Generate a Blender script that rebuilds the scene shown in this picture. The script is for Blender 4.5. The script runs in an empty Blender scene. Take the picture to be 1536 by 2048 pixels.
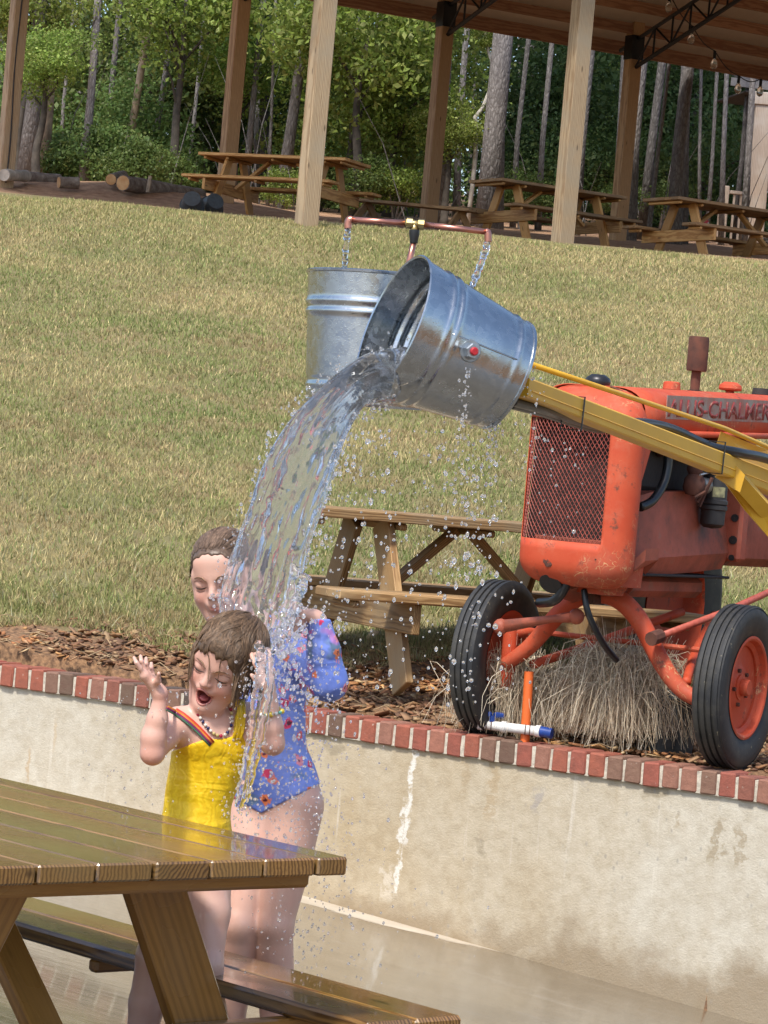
import bpy, math, random
import numpy as np
from mathutils import Vector, Matrix, noise as mnoise
R = math.radians
random.seed(7); rng = np.random.default_rng(7)
S = bpy.context.scene
COL = S.collection

# ---------------------------------------------------------------- camera, sky, sun
F_PX = 6000.0                      # focal length in photo pixels (1536 x 2048)
CAM = Vector((0, 0, 1.55))
PITCH = math.atan(64 / F_PX); ROLL = R(5.0)
_fw = Vector((0, math.cos(PITCH), -math.sin(PITCH)))
_r0 = Vector((1, 0, 0)); _u0 = Vector((0, math.sin(PITCH), math.cos(PITCH)))
C_R = _r0 * math.cos(ROLL) + _u0 * math.sin(ROLL)
C_U = -_r0 * math.sin(ROLL) + _u0 * math.cos(ROLL)
cam_d = bpy.data.cameras.new('camera'); cam = bpy.data.objects.new('camera', cam_d); COL.objects.link(cam)
cam.matrix_world = Matrix(((C_R.x, C_U.x, -_fw.x, CAM.x), (C_R.y, C_U.y, -_fw.y, CAM.y), (C_R.z, C_U.z, -_fw.z, CAM.z), (0, 0, 0, 1)))
cam_d.sensor_fit = 'VERTICAL'; cam_d.sensor_height = 36; cam_d.lens = F_PX / 2048 * 36
cam_d.clip_start = 0.1; cam_d.clip_end = 3000
S.camera = cam

SUN_EL, SUN_AZ = R(56), R(205)     # azimuth clockwise from +Y: behind the camera, to the left
W_ = bpy.data.worlds.new('World'); S.world = W_; W_.use_nodes = True
nt = W_.node_tree; bg = nt.nodes['Background']
sky = nt.nodes.new('ShaderNodeTexSky'); sky.sky_type = 'NISHITA'; sky.sun_disc = False
sky.sun_elevation = SUN_EL; sky.sun_rotation = SUN_AZ; sky.air_density = 1.0; sky.dust_density = 2.0; sky.ozone_density = 1.0
nt.links.new(sky.outputs[0], bg.inputs[0]); bg.inputs[1].default_value = 0.15
sun_d = bpy.data.lights.new('sun', 'SUN'); sun_d.energy = 2.7; sun_d.angle = R(7); sun_d.color = (1, .95, .87)
sun = bpy.data.objects.new('sun', sun_d); COL.objects.link(sun)
_sd = Vector((math.sin(SUN_AZ) * math.cos(SUN_EL), math.cos(SUN_AZ) * math.cos(SUN_EL), math.sin(SUN_EL)))
sun.rotation_euler = (-_sd).to_track_quat('-Z', 'Y').to_euler()
vs = S.view_settings; vs.view_transform = 'Standard'; vs.look = 'None'; vs.exposure = 0.7; vs.gamma = 1; vs.use_curve_mapping = False
S.render.engine = 'CYCLES'
S.cycles.max_bounces = 10; S.cycles.diffuse_bounces = 3; S.cycles.glossy_bounces = 4; S.cycles.transmission_bounces = 9; S.cycles.transparent_max_bounces = 8
S.cycles.caustics_refractive = True; S.cycles.caustics_reflective = False; S.cycles.sample_clamp_indirect = 6

def at(px, py, d):
    """world point seen at photo pixel (px, py) at distance d along the view axis"""
    return CAM + _fw * d + C_R * ((px - 768) / F_PX * d) + C_U * ((1024 - py) / F_PX * d)
def pix(p):
    v = Vector(p) - CAM; d = v.dot(_fw)
    return 768 + v.dot(C_R) / d * F_PX, 1024 - v.dot(C_U) / d * F_PX, d

# ---------------------------------------------------------------- objects
def _link(o, parent=None):
    COL.objects.link(o)
    if parent is not None:
        o.parent = parent; o.matrix_parent_inverse = wm(parent).inverted()
    return o
def wm(o):
    m = o.matrix_basis.copy()
    return m if o.parent is None else wm(o.parent) @ o.matrix_parent_inverse @ m
def tag(o, label=None, cat=None, group=None, kind=None):
    if label: o['label'] = label
    if cat: o['category'] = cat
    if group: o['group'] = group
    if kind: o['kind'] = kind
    return o
def empty(name, loc, rz=0, label=None, cat=None, group=None):
    o = bpy.data.objects.new(name, None); o.empty_display_size = .05
    o.matrix_basis = Matrix.Translation(Vector(loc)) @ Matrix.Rotation(rz, 4, 'Z')
    COL.objects.link(o); return tag(o, label, cat, group)
def mobj(name, me, parent=None, m=None, mat=None, smooth=False):
    if mat is not None and not me.materials: me.materials.append(mat)
    if smooth and len(me.polygons): me.polygons.foreach_set('use_smooth', [True] * len(me.polygons))
    o = bpy.data.objects.new(name, me)
    if m is not None: o.matrix_basis = m
    return _link(o, parent)
def copy_tree(o, m, parent=None):
    """copy a thing, its parts and sub-parts; m = world matrix that maps the old placing to the new"""
    c = o.copy(); COL.objects.link(c)
    if parent is None:
        c.parent = None; c.matrix_basis = m @ o.matrix_basis
    else:
        c.parent = parent
    for ch in o.children_list if hasattr(o, 'children_list') else KIDS.get(o.name, []): copy_tree(ch, m, c)
    return c
KIDS = {}

class MB:
    def __init__(s): s.v = []; s.f = []
    def add(s, vs, fs):
        n = len(s.v); s.v += [tuple(v) for v in vs]; s.f += [tuple(i + n for i in f) for f in fs]; return s
    def box(s, c, d, m=None, bev=0):
        c = Vector(c); x, y, z = (k / 2 for k in d)
        if bev <= 0:
            vs = [Vector((sx * x, sy * y, sz * z)) for sx in (-1, 1) for sy in (-1, 1) for sz in (-1, 1)]
            fs = [(0, 1, 3, 2), (4, 6, 7, 5), (0, 4, 5, 1), (2, 3, 7, 6), (0, 2, 6, 4), (1, 5, 7, 3)]
        else:
            b = min(bev, x * .9, y * .9, z * .9); vs = []; idx = {}
            for sx in (-1, 1):
                for sy in (-1, 1):
                    for sz in (-1, 1):
                        for a in range(3):
                            p = [sx * (x - (b if a != 0 else 0)), sy * (y - (b if a != 1 else 0)), sz * (z - (b if a != 2 else 0))]
                            idx[sx, sy, sz, a] = len(vs); vs.append(Vector(p))
            fs = []; I = idx
            for a in range(3):
                o1, o2 = [k for k in range(3) if k != a]
                for sa in (-1, 1):
                    q = []
                    for (p1, p2) in ((-1, -1), (1, -1), (1, 1), (-1, 1)):
                        k = [0, 0, 0]; k[a] = sa; k[o1] = p1; k[o2] = p2; q.append(I[k[0], k[1], k[2], a])
                    if (sa > 0) != (a != 1): q.reverse()
                    fs.append(tuple(q))
                for s1 in (-1, 1):
                    for s2 in (-1, 1):
                        q = []
                        for sa in (-1, 1):
                            k = [0, 0, 0]; k[a] = sa; k[o1] = s1; k[o2] = s2
                            q.append((I[k[0], k[1], k[2], o1], I[k[0], k[1], k[2], o2]))
                        fs.append((q[0][0], q[0][1], q[1][1], q[1][0]) if (s1 * s2 > 0) == (a != 1) else (q[0][0], q[1][0], q[1][1], q[0][1]))
            for sx in (-1, 1):
                for sy in (-1, 1):
                    for sz in (-1, 1):
                        t = (I[sx, sy, sz, 0], I[sx, sy, sz, 1], I[sx, sy, sz, 2])
                        fs.append(t if sx * sy * sz > 0 else t[::-1])
        if m is not None: vs = [m @ v for v in vs]
        return s.add([c + v for v in vs], fs)
    def tube(s, pts, r, n=8, cap=True, closed=False, sq=None):
        """swept circle along pts; r a number or a list; sq=(a,b) makes an elliptical section"""
        pts = [Vector(p) for p in pts]; N = len(pts)
        rs = r if isinstance(r, (list, tuple, np.ndarray)) else [r] * N
        t0 = (pts[1] - pts[0]).normalized()
        ref = Vector((0, 0, 1)) if abs(t0.z) < .9 else Vector((1, 0, 0))
        nrm = t0.cross(ref).normalized(); vs = []; fs = []
        for i, p in enumerate(pts):
            a = pts[(i - 1) % N] if (i > 0 or closed) else p; b = pts[(i + 1) % N] if (i < N - 1 or closed) else p
            t = (b - a).normalized() if (b - a).length > 1e-9 else t0
            nrm = (nrm - t * nrm.dot(t)); nrm = nrm.normalized() if nrm.length > 1e-6 else t.orthogonal().normalized()
            bn = t.cross(nrm)
            ea, eb = sq if sq else (1, 1)
            for k in range(n):
                w = 2 * math.pi * k / n
                vs.append(p + (nrm * math.cos(w) * ea + bn * math.sin(w) * eb) * rs[i])
        M = N if closed else N - 1
        for i in range(M):
            for k in range(n):
                a = i * n + k; b = i * n + (k + 1) % n; c = ((i + 1) % N) * n + (k + 1) % n; d = ((i + 1) % N) * n + k
                fs.append((a, b, c, d))
        if cap and not closed:
            fs.append(tuple(range(n))[::-1]); fs.append(tuple((N - 1) * n + k for k in range(n)))
        return s.add(vs, fs)
    def lathe(s, prof, m=None, n=32, closed=False):
        """prof: list of (r, z) turned about local Z"""
        vs = []; fs = []; m = m or Matrix.Identity(4)
        for (r, z) in prof:
            for k in range(n):
                w = 2 * math.pi * k / n; vs.append(m @ Vector((r * math.cos(w), r * math.sin(w), z)))
        N = len(prof); M = N if closed else N - 1
        for i in range(M):
            for k in range(n):
                j = (i + 1) % N
                fs.append((i * n + k, i * n + (k + 1) % n, j * n + (k + 1) % n, j * n + k))
        return s.add(vs, fs)
    def loft(s, rings, cap=True, closed=True):
        n = len(rings[0]); vs = [p for r in rings for p in r]; fs = []
        for i in range(len(rings) - 1):
            for k in range(n if closed else n - 1):
                fs.append((i * n + k, i * n + (k + 1) % n, (i + 1) * n + (k + 1) % n, (i + 1) * n + k))
        if cap: fs.append(tuple(range(n))[::-1]); fs.append(tuple((len(rings) - 1) * n + k for k in range(n)))
        return s.add(vs, fs)
    def ball(s, c, r, n=8, m3=None):
        vs = []; fs = []; c = Vector(c); rr = r if isinstance(r, (tuple, list)) else (r, r, r)
        for i in range(n + 1):
            a = math.pi * i / n
            for k in range(n * 2):
                w = math.pi * k / n
                v = Vector((rr[0] * math.sin(a) * math.cos(w), rr[1] * math.sin(a) * math.sin(w), rr[2] * math.cos(a)))
                vs.append(c + (m3 @ v if m3 is not None else v))
        for i in range(n):
            for k in range(n * 2):
                q = (i * 2 * n + k, (i + 1) * 2 * n + k, (i + 1) * 2 * n + (k + 1) % (2 * n), i * 2 * n + (k + 1) % (2 * n))
                if i == 0: q = (q[0], q[1], q[2])
                elif i == n - 1: q = (q[0], q[1], q[3])
                fs.append(q)
        return s.add(vs, fs)
    def prism(s, pts, ex):
        """polygon pts extruded by vector ex"""
        pts = [Vector(p) for p in pts]; ex = Vector(ex); n = len(pts)
        vs = pts + [p + ex for p in pts]
        fs = [tuple(range(n))[::-1], tuple(range(n, 2 * n))] + [(k, (k + 1) % n, n + (k + 1) % n, n + k) for k in range(n)]
        return s.add(vs, fs)
    def mesh(s, name):
        me = bpy.data.meshes.new(name); me.from_pydata(s.v, [], s.f); me.update(); return me
    def build(s, name, mat, parent=None, smooth=False, auto=None, fix=True):
        """mesh in world coordinates, its origin moved to the middle of its base"""
        vs = np.array(s.v, dtype=float); lo = vs.min(0); hi = vs.max(0); c = Vector(((lo[0] + hi[0]) / 2, (lo[1] + hi[1]) / 2, lo[2]))
        s.v = [tuple(r) for r in (vs - np.array(c))]
        me = s.mesh(name)
        if fix: fixn(me)
        o = mobj(name, me, parent, Matrix.Translation(c), mat, smooth or auto is not None)
        if auto is not None: me.set_sharp_from_angle(angle=R(auto))
        return o
def fixn(me):
    import bmesh
    b = bmesh.new(); b.from_mesh(me); bmesh.ops.remove_doubles(b, verts=b.verts, dist=1e-6); bmesh.ops.recalc_face_normals(b, faces=b.faces); b.to_mesh(me); b.free()

def npmesh(name, v, f, mat, smooth=False, cols=None):
    """fast mesh from numpy arrays, f all same size; cols per-vertex rgb attribute 'col'"""
    me = bpy.data.meshes.new(name); v = np.ascontiguousarray(v, dtype=np.float32); f = np.ascontiguousarray(f, dtype=np.int32); k = f.shape[1]
    me.vertices.add(len(v)); me.vertices.foreach_set('co', v.ravel())
    me.loops.add(f.size); me.loops.foreach_set('vertex_index', f.ravel())
    me.polygons.add(len(f)); me.polygons.foreach_set('loop_start', np.arange(0, f.size, k, dtype=np.int32))
    if smooth: me.polygons.foreach_set('use_smooth', np.ones(len(f), dtype=bool))
    if cols is not None:
        a = me.attributes.new('col', 'FLOAT_COLOR', 'POINT')
        a.data.foreach_set('color', np.concatenate([cols, np.ones((len(v), 1))], 1).astype(np.float32).ravel())
    me.update(); me.validate()
    if mat is not None: me.materials.append(mat)
    return me

_bc = {}
def board(name, parent, p0, p1, w, t, up, mat, bev=.004):
    """a plank from p0 to p1 (axis), w across, t along 'up'"""
    p0 = Vector(p0); p1 = Vector(p1); ax = (p1 - p0); L = ax.length; ax.normalize()
    up = Vector(up); up = (up - ax * up.dot(ax)).normalized(); sd = up.cross(ax)
    key = (round(L, 3), round(w, 4), round(t, 4), mat.name, bev)
    if key not in _bc:
        me = MB().box((0, 0, 0), (L, w, t), bev=bev).mesh(name); fixn(me); me.materials.append(mat); _bc[key] = me
    c = (p0 + p1) / 2
    m = Matrix(((ax.x, sd.x, up.x, c.x), (ax.y, sd.y, up.y, c.y), (ax.z, sd.z, up.z, c.z), (0, 0, 0, 1)))
    return mobj(name, _bc[key], parent, m)

# ---------------------------------------------------------------- materials
MATS = {}
class NT:
    def __init__(s, name):
        s.m = bpy.data.materials.new(name); s.m.use_nodes = True; s.t = s.m.node_tree; s.b = s.t.nodes['Principled BSDF']; MATS[name] = s.m
        s.tc = s.t.nodes.new('ShaderNodeTexCoord')
    def n(s, kind, **kw):
        x = s.t.nodes.new('ShaderNode' + kind)
        for k, v in kw.items():
            if k.startswith('i_'):
                kk = k[2:]; kk = int(kk) if kk.isdigit() else kk.replace('_', ' ')
                s.set(x.inputs[kk], v)
            else: setattr(x, k, v)
        return x
    def set(s, inp, v):
        if hasattr(v, 'is_output') or isinstance(v, bpy.types.NodeSocket): s.t.links.new(v, inp)
        elif isinstance(v, (tuple, list)) and inp.type == 'RGBA' and len(v) == 3: inp.default_value = (*v, 1)
        else: inp.default_value = v
    def noise(s, scale, detail=4, rough=.55, vec=None, dist=0, out=0):
        x = s.n('TexNoise', i_Scale=scale, i_Detail=detail, i_Roughness=rough, i_Distortion=dist)
        s.set(x.inputs['Vector'], vec if vec is not None else s.tc.outputs['Object']); return x.outputs[out]
    def vor(s, scale, vec=None, feature='F1', out=0, rand=1):
        x = s.n('TexVoronoi', feature=feature, i_Scale=scale, i_Randomness=rand)
        s.set(x.inputs['Vector'], vec if vec is not None else s.tc.outputs['Object']); return x.outputs[out]
    def ramp(s, fac, stops, interp='LINEAR'):
        x = s.n('ValToRGB'); r = x.color_ramp; r.interpolation = interp
        while len(r.elements) < len(stops): r.elements.new(.5)
        for e, (p, c) in zip(r.elements, stops): e.position = p; e.color = (*c, 1) if len(c) == 3 else c
        s.set(x.inputs[0], fac); return x.outputs[0]
    def rng(s, v, a, b, c=0., d=1.):
        x = s.n('MapRange', i_1=a, i_2=b, i_3=c, i_4=d); s.set(x.inputs[0], v); return x.outputs[0]
    def mix(s, f, a, b, mode='MIX'):
        x = s.n('Mix', data_type='RGBA', blend_type=mode); s.set(x.inputs[0], f); s.set(x.inputs[6], a); s.set(x.inputs[7], b); return x.outputs[2]
    def math(s, op, a, b=0.):
        x = s.n('Math', operation=op); s.set(x.inputs[0], a); s.set(x.inputs[1], b); return x.outputs[0]
    def vmul(s, v, k):
        x = s.n('VectorMath', operation='MULTIPLY'); s.set(x.inputs[0], v); x.inputs[1].default_value = k; return x.outputs[0]
    def vadd(s, a, b):
        x = s.n('VectorMath', operation='ADD'); s.set(x.inputs[0], a); s.set(x.inputs[1], b); return x.outputs[0]
    def rand_vec(s, k=(7, 3, 5)):
        oi = s.n('ObjectInfo'); x = s.n('VectorMath', operation='SCALE'); x.inputs[0].default_value = k; s.set(x.inputs[3], oi.outputs['Random'])
        return s.vadd(s.tc.outputs['Object'], x.outputs[0])
    def rand(s): return s.n('ObjectInfo').outputs['Random']
    def sep(s, v):
        x = s.n('SeparateXYZ'); s.set(x.inputs[0], v); return x.outputs
    def attr(s, name='col'): return s.n('Attribute', attribute_name=name).outputs['Color']
    def bump(s, h, strength=.3, dist=.01, prev=None):
        x = s.n('Bump', i_Strength=strength, i_Distance=dist); s.set(x.inputs['Height'], h)
        if prev is not None: s.set(x.inputs['Normal'], prev)
        return x.outputs[0]
    def P(s, **kw):
        for k, v in kw.items(): s.set(s.b.inputs[k.replace('_', ' ')], v)
        return s.m
def simple(name, c, rough=.6, metal=0., var=.15, scale=30, bump=0., c2=None, **kw):
    n = NT(name); nz = n.noise(scale, 5, vec=n.rand_vec())
    c2 = c2 or tuple(max(0, k * (1 - 2 * var)) for k in c)
    n.P(Base_Color=n.ramp(nz, [(.3, c2), (.65, c)]), Roughness=n.rng(nz, .3, .7, rough * .85, min(1, rough * 1.15)), Metallic=metal, **kw)
    if bump: n.P(Normal=n.bump(n.noise(scale * 3, 4), bump, .004))
    return n.m
def wood(name, light, dark, rough=.6, ring=38, wet=0, knots=True, grey=None, var=.35):
    """sawn timber, its length along local X; rings show as arcs on the end grain"""
    n = NT(name); oi = n.rand()
    v = n.rand_vec((9, .31, .17)); vs_ = n.vmul(v, (.06, 1, 1))
    wob = n.noise(5, 3, vec=n.vmul(v, (.5, 3, 3)), out=1)
    x = n.n('VectorMath', operation='SCALE'); n.set(x.inputs[0], wob); x.inputs[3].default_value = .03
    vv = n.vadd(vs_, x.outputs[0])
    sh = n.vadd(vv, (0.0, .11, -.09))
    wv = n.n('TexWave', wave_type='RINGS', rings_direction='X', wave_profile='SIN', i_Scale=ring, i_Distortion=1.6, i_Detail=3, i_Detail_Scale=1.2); n.set(wv.inputs['Vector'], sh)
    fine = n.noise(1, 5, .7, vec=n.vmul(v, (6, 160, 160)))
    blot = n.noise(3, 3, vec=v)
    c = n.mix(n.rng(wv.outputs[1], .25, .95), light, dark)
    c = n.mix(n.rng(fine, .45, .75, 0, .45), c, tuple(k * .55 for k in dark))
    if grey: c = n.mix(n.rng(blot, .45, .7, 0, .7), c, grey)
    if knots:
        k = n.vor(1, vec=n.vmul(v, (2.6, 9, 9)))
        c = n.mix(n.rng(k, .05, .12, .85, 0), c, tuple(q * .35 for q in dark))
    hsv = n.n('HueSaturation'); n.set(hsv.inputs['Value'], n.rng(oi, 0, 1, 1 - var * .6, 1 + var * .6)); n.set(hsv.inputs['Color'], c); c = hsv.outputs[0]
    bm = n.bump(n.math('ADD', fine, n.math('MULTIPLY', wv.outputs[1], .4)), .10 if wet else .45, .003)
    if wet:
        pud = n.noise(2.2, 3, vec=n.vmul(v, (1, 2, 2)))
        n.P(Base_Color=c, Roughness=n.rng(pud, .4, .6, rough, .12), Coat_Weight=n.rng(pud, .35, .6, .25 * wet, wet), Coat_Roughness=.06, Normal=bm)
    else: n.P(Base_Color=c, Roughness=rough, Normal=bm)
    return n.m

def smooth_path(p, n_=8):
    out = []
    for i in range(len(p) - 1):
        a = p[max(i - 1, 0)]; b1 = p[i]; c1_ = p[i + 1]; d = p[min(i + 2, len(p) - 1)]
        for t in np.linspace(0, 1, n_, endpoint=False): out.append(.5 * ((2 * b1) + (c1_ - a) * t + (2 * a - 5 * b1 + 4 * c1_ - d) * t * t + (-a + 3 * b1 - 3 * c1_ + d) * t ** 3))
    return out + [p[-1]]
def tframe(o, ax):                      # matrix with local Z along ax
    ax = Vector(ax).normalized(); x = ax.orthogonal().normalized(); y = ax.cross(x)
    return Matrix(((x.x, y.x, ax.x, o.x), (x.y, y.y, ax.y, o.y), (x.z, y.z, ax.z, o.z), (0, 0, 0, 1)))
# ================================================================ the setting
def gz(x, y):
    """height of the upper ground: shelf behind the wall, grassy hill, wooded rise"""
    if y < 13: z = .47
    elif y < 14.6: z = .47 + .05 * (y - 13) + .035 * (y - 13) ** 2
    elif y < 30.5: z = .64 + .2185 * (y - 14.6)
    elif y < 38: z = 4.114 + .082 * (y - 30.5)
    else: z = 4.73 + .105 * (min(y, 130) - 38)
    if 29.3 < y < 31.7:                                   # round the crest
        t = (y - 29.3) / 2.4; a = .64 + .2185 * (y - 14.6); b = 4.114 + .082 * (y - 30.5)
        z = min(a, b) - .05 * math.sin(math.pi * t)
    if y > 14.6: z += .035 * mnoise.noise(Vector((x * .8, y * .8, 0)))
    if 36 < y < 44 and x < -1.2: z += .28 * min(1, (-1.2 - x) / 1.5) * math.sin(math.pi * (y - 36) / 8) ** 2 * (.7 + .6 * mnoise.noise(Vector((x * .7, y, 3))))
    return z
WL = at(0, 1328, 14.1); WR = at(1536, 1560, 12.25)        # front top edge of the coping
wdir = (WR - WL); WLEN = wdir.length; wdir.normalize()
wn = Vector((-wdir.y, wdir.x, 0)).normalized()             # horizontal, pointing away from the camera
if wn.y < 0: wn = -wn
def wall_y(x): return WL.y + (x - WL.x) * wdir.y / wdir.x
def fz(x, y): return -.14 * (x + .3) - .047 * (y - 6.8)    # the sloping wet floor

# ---- ground: one sheet to the horizon
n = NT('ground_soil')
P_ = n.sep(n.tc.outputs['Object'])
big = n.noise(.9, 4); mid = n.noise(5, 4); fine = n.noise(60, 4, .7)
grass = n.mix(n.rng(big, .35, .65), (.27, .22, .10), (.19, .175, .07))
grass = n.mix(n.rng(mid, .5, .68, 0, .8), grass, (.24, .17, .08))
grass = n.mix(n.rng(fine, .3, .7, .5, 0), grass, (.06, .05, .022))
mul = n.mix(n.rng(n.noise(45, 4), .35, .65), (.10, .055, .03), (.30, .17, .085))
lit = n.mix(n.rng(n.noise(7, 5, .7), .35, .65), (.26, .14, .075), (.48, .3, .18))
edge = n.math('ADD', P_[1], n.rng(n.noise(2.2, 4), .2, .8, -.45, .45))
c = n.mix(n.rng(edge, 14.75, 15.0), mul, grass); c = n.mix(n.rng(edge, 32.0, 33.2), c, lit)
n.P(Base_Color=c, Roughness=.95, Normal=n.bump(fine, .6, .02)); M_ground = n.m
def axis(lo, hi, segs):
    out = [lo]
    for b, st in segs: out += list(np.arange(out[-1] + st, b + 1e-6, st))
    return out
ys = [-80, -20, 0, 8] + [10.0, 11.0] + list(np.arange(11.6, 16, .2)) + list(np.arange(16, 46, .5)) + [48, 52, 58, 66, 80, 100, 140, 250, 600, 1500]
xs = [-1500, -400, -120, -50, -25, -14] + list(np.arange(-10, 10.01, .4)) + [14, 25, 50, 120, 400, 1500]
v = []; f = []
for y in ys:
    for x in xs:
        yw = wall_y(max(-30, min(30, x)))
        z = gz(x, y) if y > yw + .12 else -3.2
        v.append((x, y, z))
nx = len(xs)
for j in range(len(ys) - 1):
    for i in range(nx - 1): f.append((j * nx + i, j * nx + i + 1, (j + 1) * nx + i + 1, (j + 1) * nx + i))
g = mobj('ground', npmesh('ground', np.array(v), np.array(f), M_ground, True)); g['kind'] = 'structure'

# ---- wet concrete floor of the splash yard
n = NT('wet_concrete')
pos = n.tc.outputs['Object']; P_ = n.sep(pos)
e = n.math('ADD', n.math('MULTIPLY', P_[1], -1), n.rng(n.noise(1.6, 5, .6), .2, .8, -.16, .16))   # dry strip by the wall
a = n.noise(3.5, 6, .6); b = n.noise(40, 4, .7); strk = n.noise(4, 6, .65, vec=n.vmul(pos, (.7, 3.0, 1)))
wetc = n.mix(n.rng(a, .35, .7), (.13, .105, .072), (.2, .165, .115)); wetc = n.mix(n.rng(b, .45, .8, 0, .35), wetc, (.09, .072, .05))
dryc = n.mix(n.rng(a, .3, .7), (.56, .5, .4), (.44, .37, .28))
e = n.math('SUBTRACT', e, n.rng(P_[0], 2.1, 3.0, 0, -.42)); wet = n.rng(e, .24, .28)
fo = n.rng(strk, .56, .72, 0, .35)
c = n.mix(wet, dryc, n.mix(fo, wetc, (.5, .47, .41)))
rp = n.math('ADD', n.noise(9, 3, .5, vec=n.vmul(pos, (1, 2.2, 1))), n.math('MULTIPLY', n.noise(38, 3, .5, vec=n.vmul(pos, (1, 2, 1))), .3))
n.P(Base_Color=c, Roughness=n.rng(wet, 0, 1, .8, .16), Coat_Weight=n.math('MULTIPLY', wet, .55), Coat_Roughness=.05,
    Normal=n.bump(n.math('ADD', n.math('MULTIPLY', rp, .8), n.math('MULTIPLY', b, .12)), .22, .02)); M_floor = n.m
fl = []; fv = []
us = list(np.arange(-7, 11.01, .25)); ws = [-22] + list(np.arange(-10, 0.01, .25)) + [.12]
for w in ws:
    for u in us:
        p = WL + wdir * u + wn * w; fv.append((u, w, fz(p.x, p.y) if w > -10.1 else fz(p.x, p.y)))
k = len(us)
for j in range(len(ws) - 1):
    for i in range(k - 1): fl.append((j * k + i, j * k + i + 1, (j + 1) * k + i + 1, (j + 1) * k + i))
M4 = Matrix(((wdir.x, wn.x, 0, WL.x), (wdir.y, wn.y, 0, WL.y), (0, 0, 1, 0), (0, 0, 0, 1)))
# wdir has a small fall; use its level direction for the sheet frame
_h = Vector((wdir.x, wdir.y, 0)).normalized(); M4 = Matrix(((_h.x, wn.x, 0, WL.x), (_h.y, wn.y, 0, WL.y), (0, 0, 1, 0), (0, 0, 0, 1)))
fv = []
for w in ws:
    for u in us:
        p = M4 @ Vector((u, w, 0)); fv.append((u, w, fz(p.x, p.y)))
fo_ = mobj('splash_floor', npmesh('splash_floor', np.array(fv), np.array(fl), M_floor, True), None, M4); fo_['kind'] = 'structure'

# ---- rendered retaining wall with a brick coping
n = NT('stained_stucco')
pos = n.tc.outputs['Object']; P_ = n.sep(pos)                # X along the wall, Z up from the coping's underside
big = n.noise(1.1, 4, vec=n.vmul(pos, (1, 1, 1.2))); run = n.noise(3.2, 5, .6, vec=n.vmul(pos, (1.6, 1, .32)))
fin = n.noise(120, 4, .7); spk = n.noise(22, 5, .6)
cream = n.mix(n.rng(spk, .35, .7), (.55, .51, .42), (.45, .40, .31))
tan = n.mix(n.rng(spk, .3, .7), (.46, .37, .24), (.37, .285, .17))
mid = n.math('SUBTRACT', 1, n.math('ABSOLUTE', n.math('DIVIDE', n.math('SUBTRACT', P_[0], 1.95), 1.7)))  # the stained stretch below the planter
st = n.math('ADD', n.rng(mid, -.1, .8, -.16, .2), n.math('ADD', n.math('MULTIPLY', big, .5), n.math('MULTIPLY', run, .35)))
c = n.mix(n.rng(st, .3, .72), cream, tan)
wv_ = n.noise(7, 6, .6, vec=n.vmul(pos, (2.5, 1, .14))); c = n.mix(n.rng(wv_, .64, .74, 0, .55), c, (.66, .62, .54))
sp2 = n.noise(3.3, 5, .5); c = n.mix(n.math('MULTIPLY', n.rng(sp2, .64, .67), .75), c, (.3, .25, .17))
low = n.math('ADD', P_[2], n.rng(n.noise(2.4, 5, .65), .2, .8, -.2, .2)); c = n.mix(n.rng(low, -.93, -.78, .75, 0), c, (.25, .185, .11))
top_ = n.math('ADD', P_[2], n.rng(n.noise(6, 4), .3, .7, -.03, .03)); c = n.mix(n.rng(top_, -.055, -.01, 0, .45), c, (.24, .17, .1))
c = n.mix(n.math('MULTIPLY', n.rng(n.vor(26, vec=n.vmul(pos, (1, 1, .6))), .1, .2, .55, 0), n.rng(n.noise(1.7, 2), .52, .6)), c, (.28, .26, .23))
def wall_uv(px, py):
    """place on the wall's face (along, height) seen at a pixel"""
    d = at(px, py, 1.0) - CAM; nn = M4.to_3x3() @ Vector((0, 1, 0)); o = M4 @ Vector((0, .022, 0)); t = (o - CAM).dot(nn) / d.dot(nn); q = M4.inverted() @ (CAM + d * t); return q.x, q.z - WL.z
def stain(c, px, py0, py1, wpx, col, k=.8, ragged=.5):
    u0, z1 = wall_uv(px, py0); u1, z0 = wall_uv(px, py1); w = wpx / 470.
    jit = n.rng(n.noise(16, 4, .65), .25, .75, -w * ragged * 1.6, w * ragged * 1.6)
    dx = n.math('ABSOLUTE', n.math('ADD', n.math('SUBTRACT', P_[0], (u0 + u1) / 2), jit))
    m = n.math('MULTIPLY', n.rng(dx, w * .35, w * .62, 1, 0), n.math('MULTIPLY', n.rng(P_[2], z0 - .02, z0 + .02), n.rng(P_[2], z1 - .02, z1 + .02, 1, 0)))
    m = n.math('MULTIPLY', m, n.rng(n.noise(34, 4, .7), .38, .5)); return n.mix(n.math('MULTIPLY', m, k), c, col)
for a_ in ((820, 1490, 1690, 12, (.72, .7, .64), .85), (800, 1600, 1790, 11, (.72, .7, .64), .8), (775, 1730, 1800, 30, (.66, .6, .5), .5), (1432, 1635, 1725, 26, (.33, .27, .18), .8), (1480, 1655, 1735, 20, (.34, .28, .19), .8), (1356, 1628, 1658, 9, (.36, .29, .19), .7), (1072, 1578, 1622, 24, (.33, .30, .27), .7),
           (58, 1500, 1565, 9, (.45, .33, .2), .7), (110, 1440, 1500, 8, (.5, .4, .27), .6), (985, 1500, 1640, 22, (.36, .26, .14), .5), (930, 1490, 1600, 14, (.35, .26, .15), .4), (1170, 1520, 1570, 16, (.38, .34, .3), .5)): c = stain(c, *a_)
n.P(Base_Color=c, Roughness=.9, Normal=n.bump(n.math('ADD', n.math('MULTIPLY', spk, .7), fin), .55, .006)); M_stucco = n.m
BH, BL, PITCHB, BW = .099, .195, WLEN / 45.6, .071
wroot = empty('retaining_wall', M4 @ Vector((1.8, .15, -.8)), 0, 'low stained cream rendered wall with brick coping below the tractor', 'wall')
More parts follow.
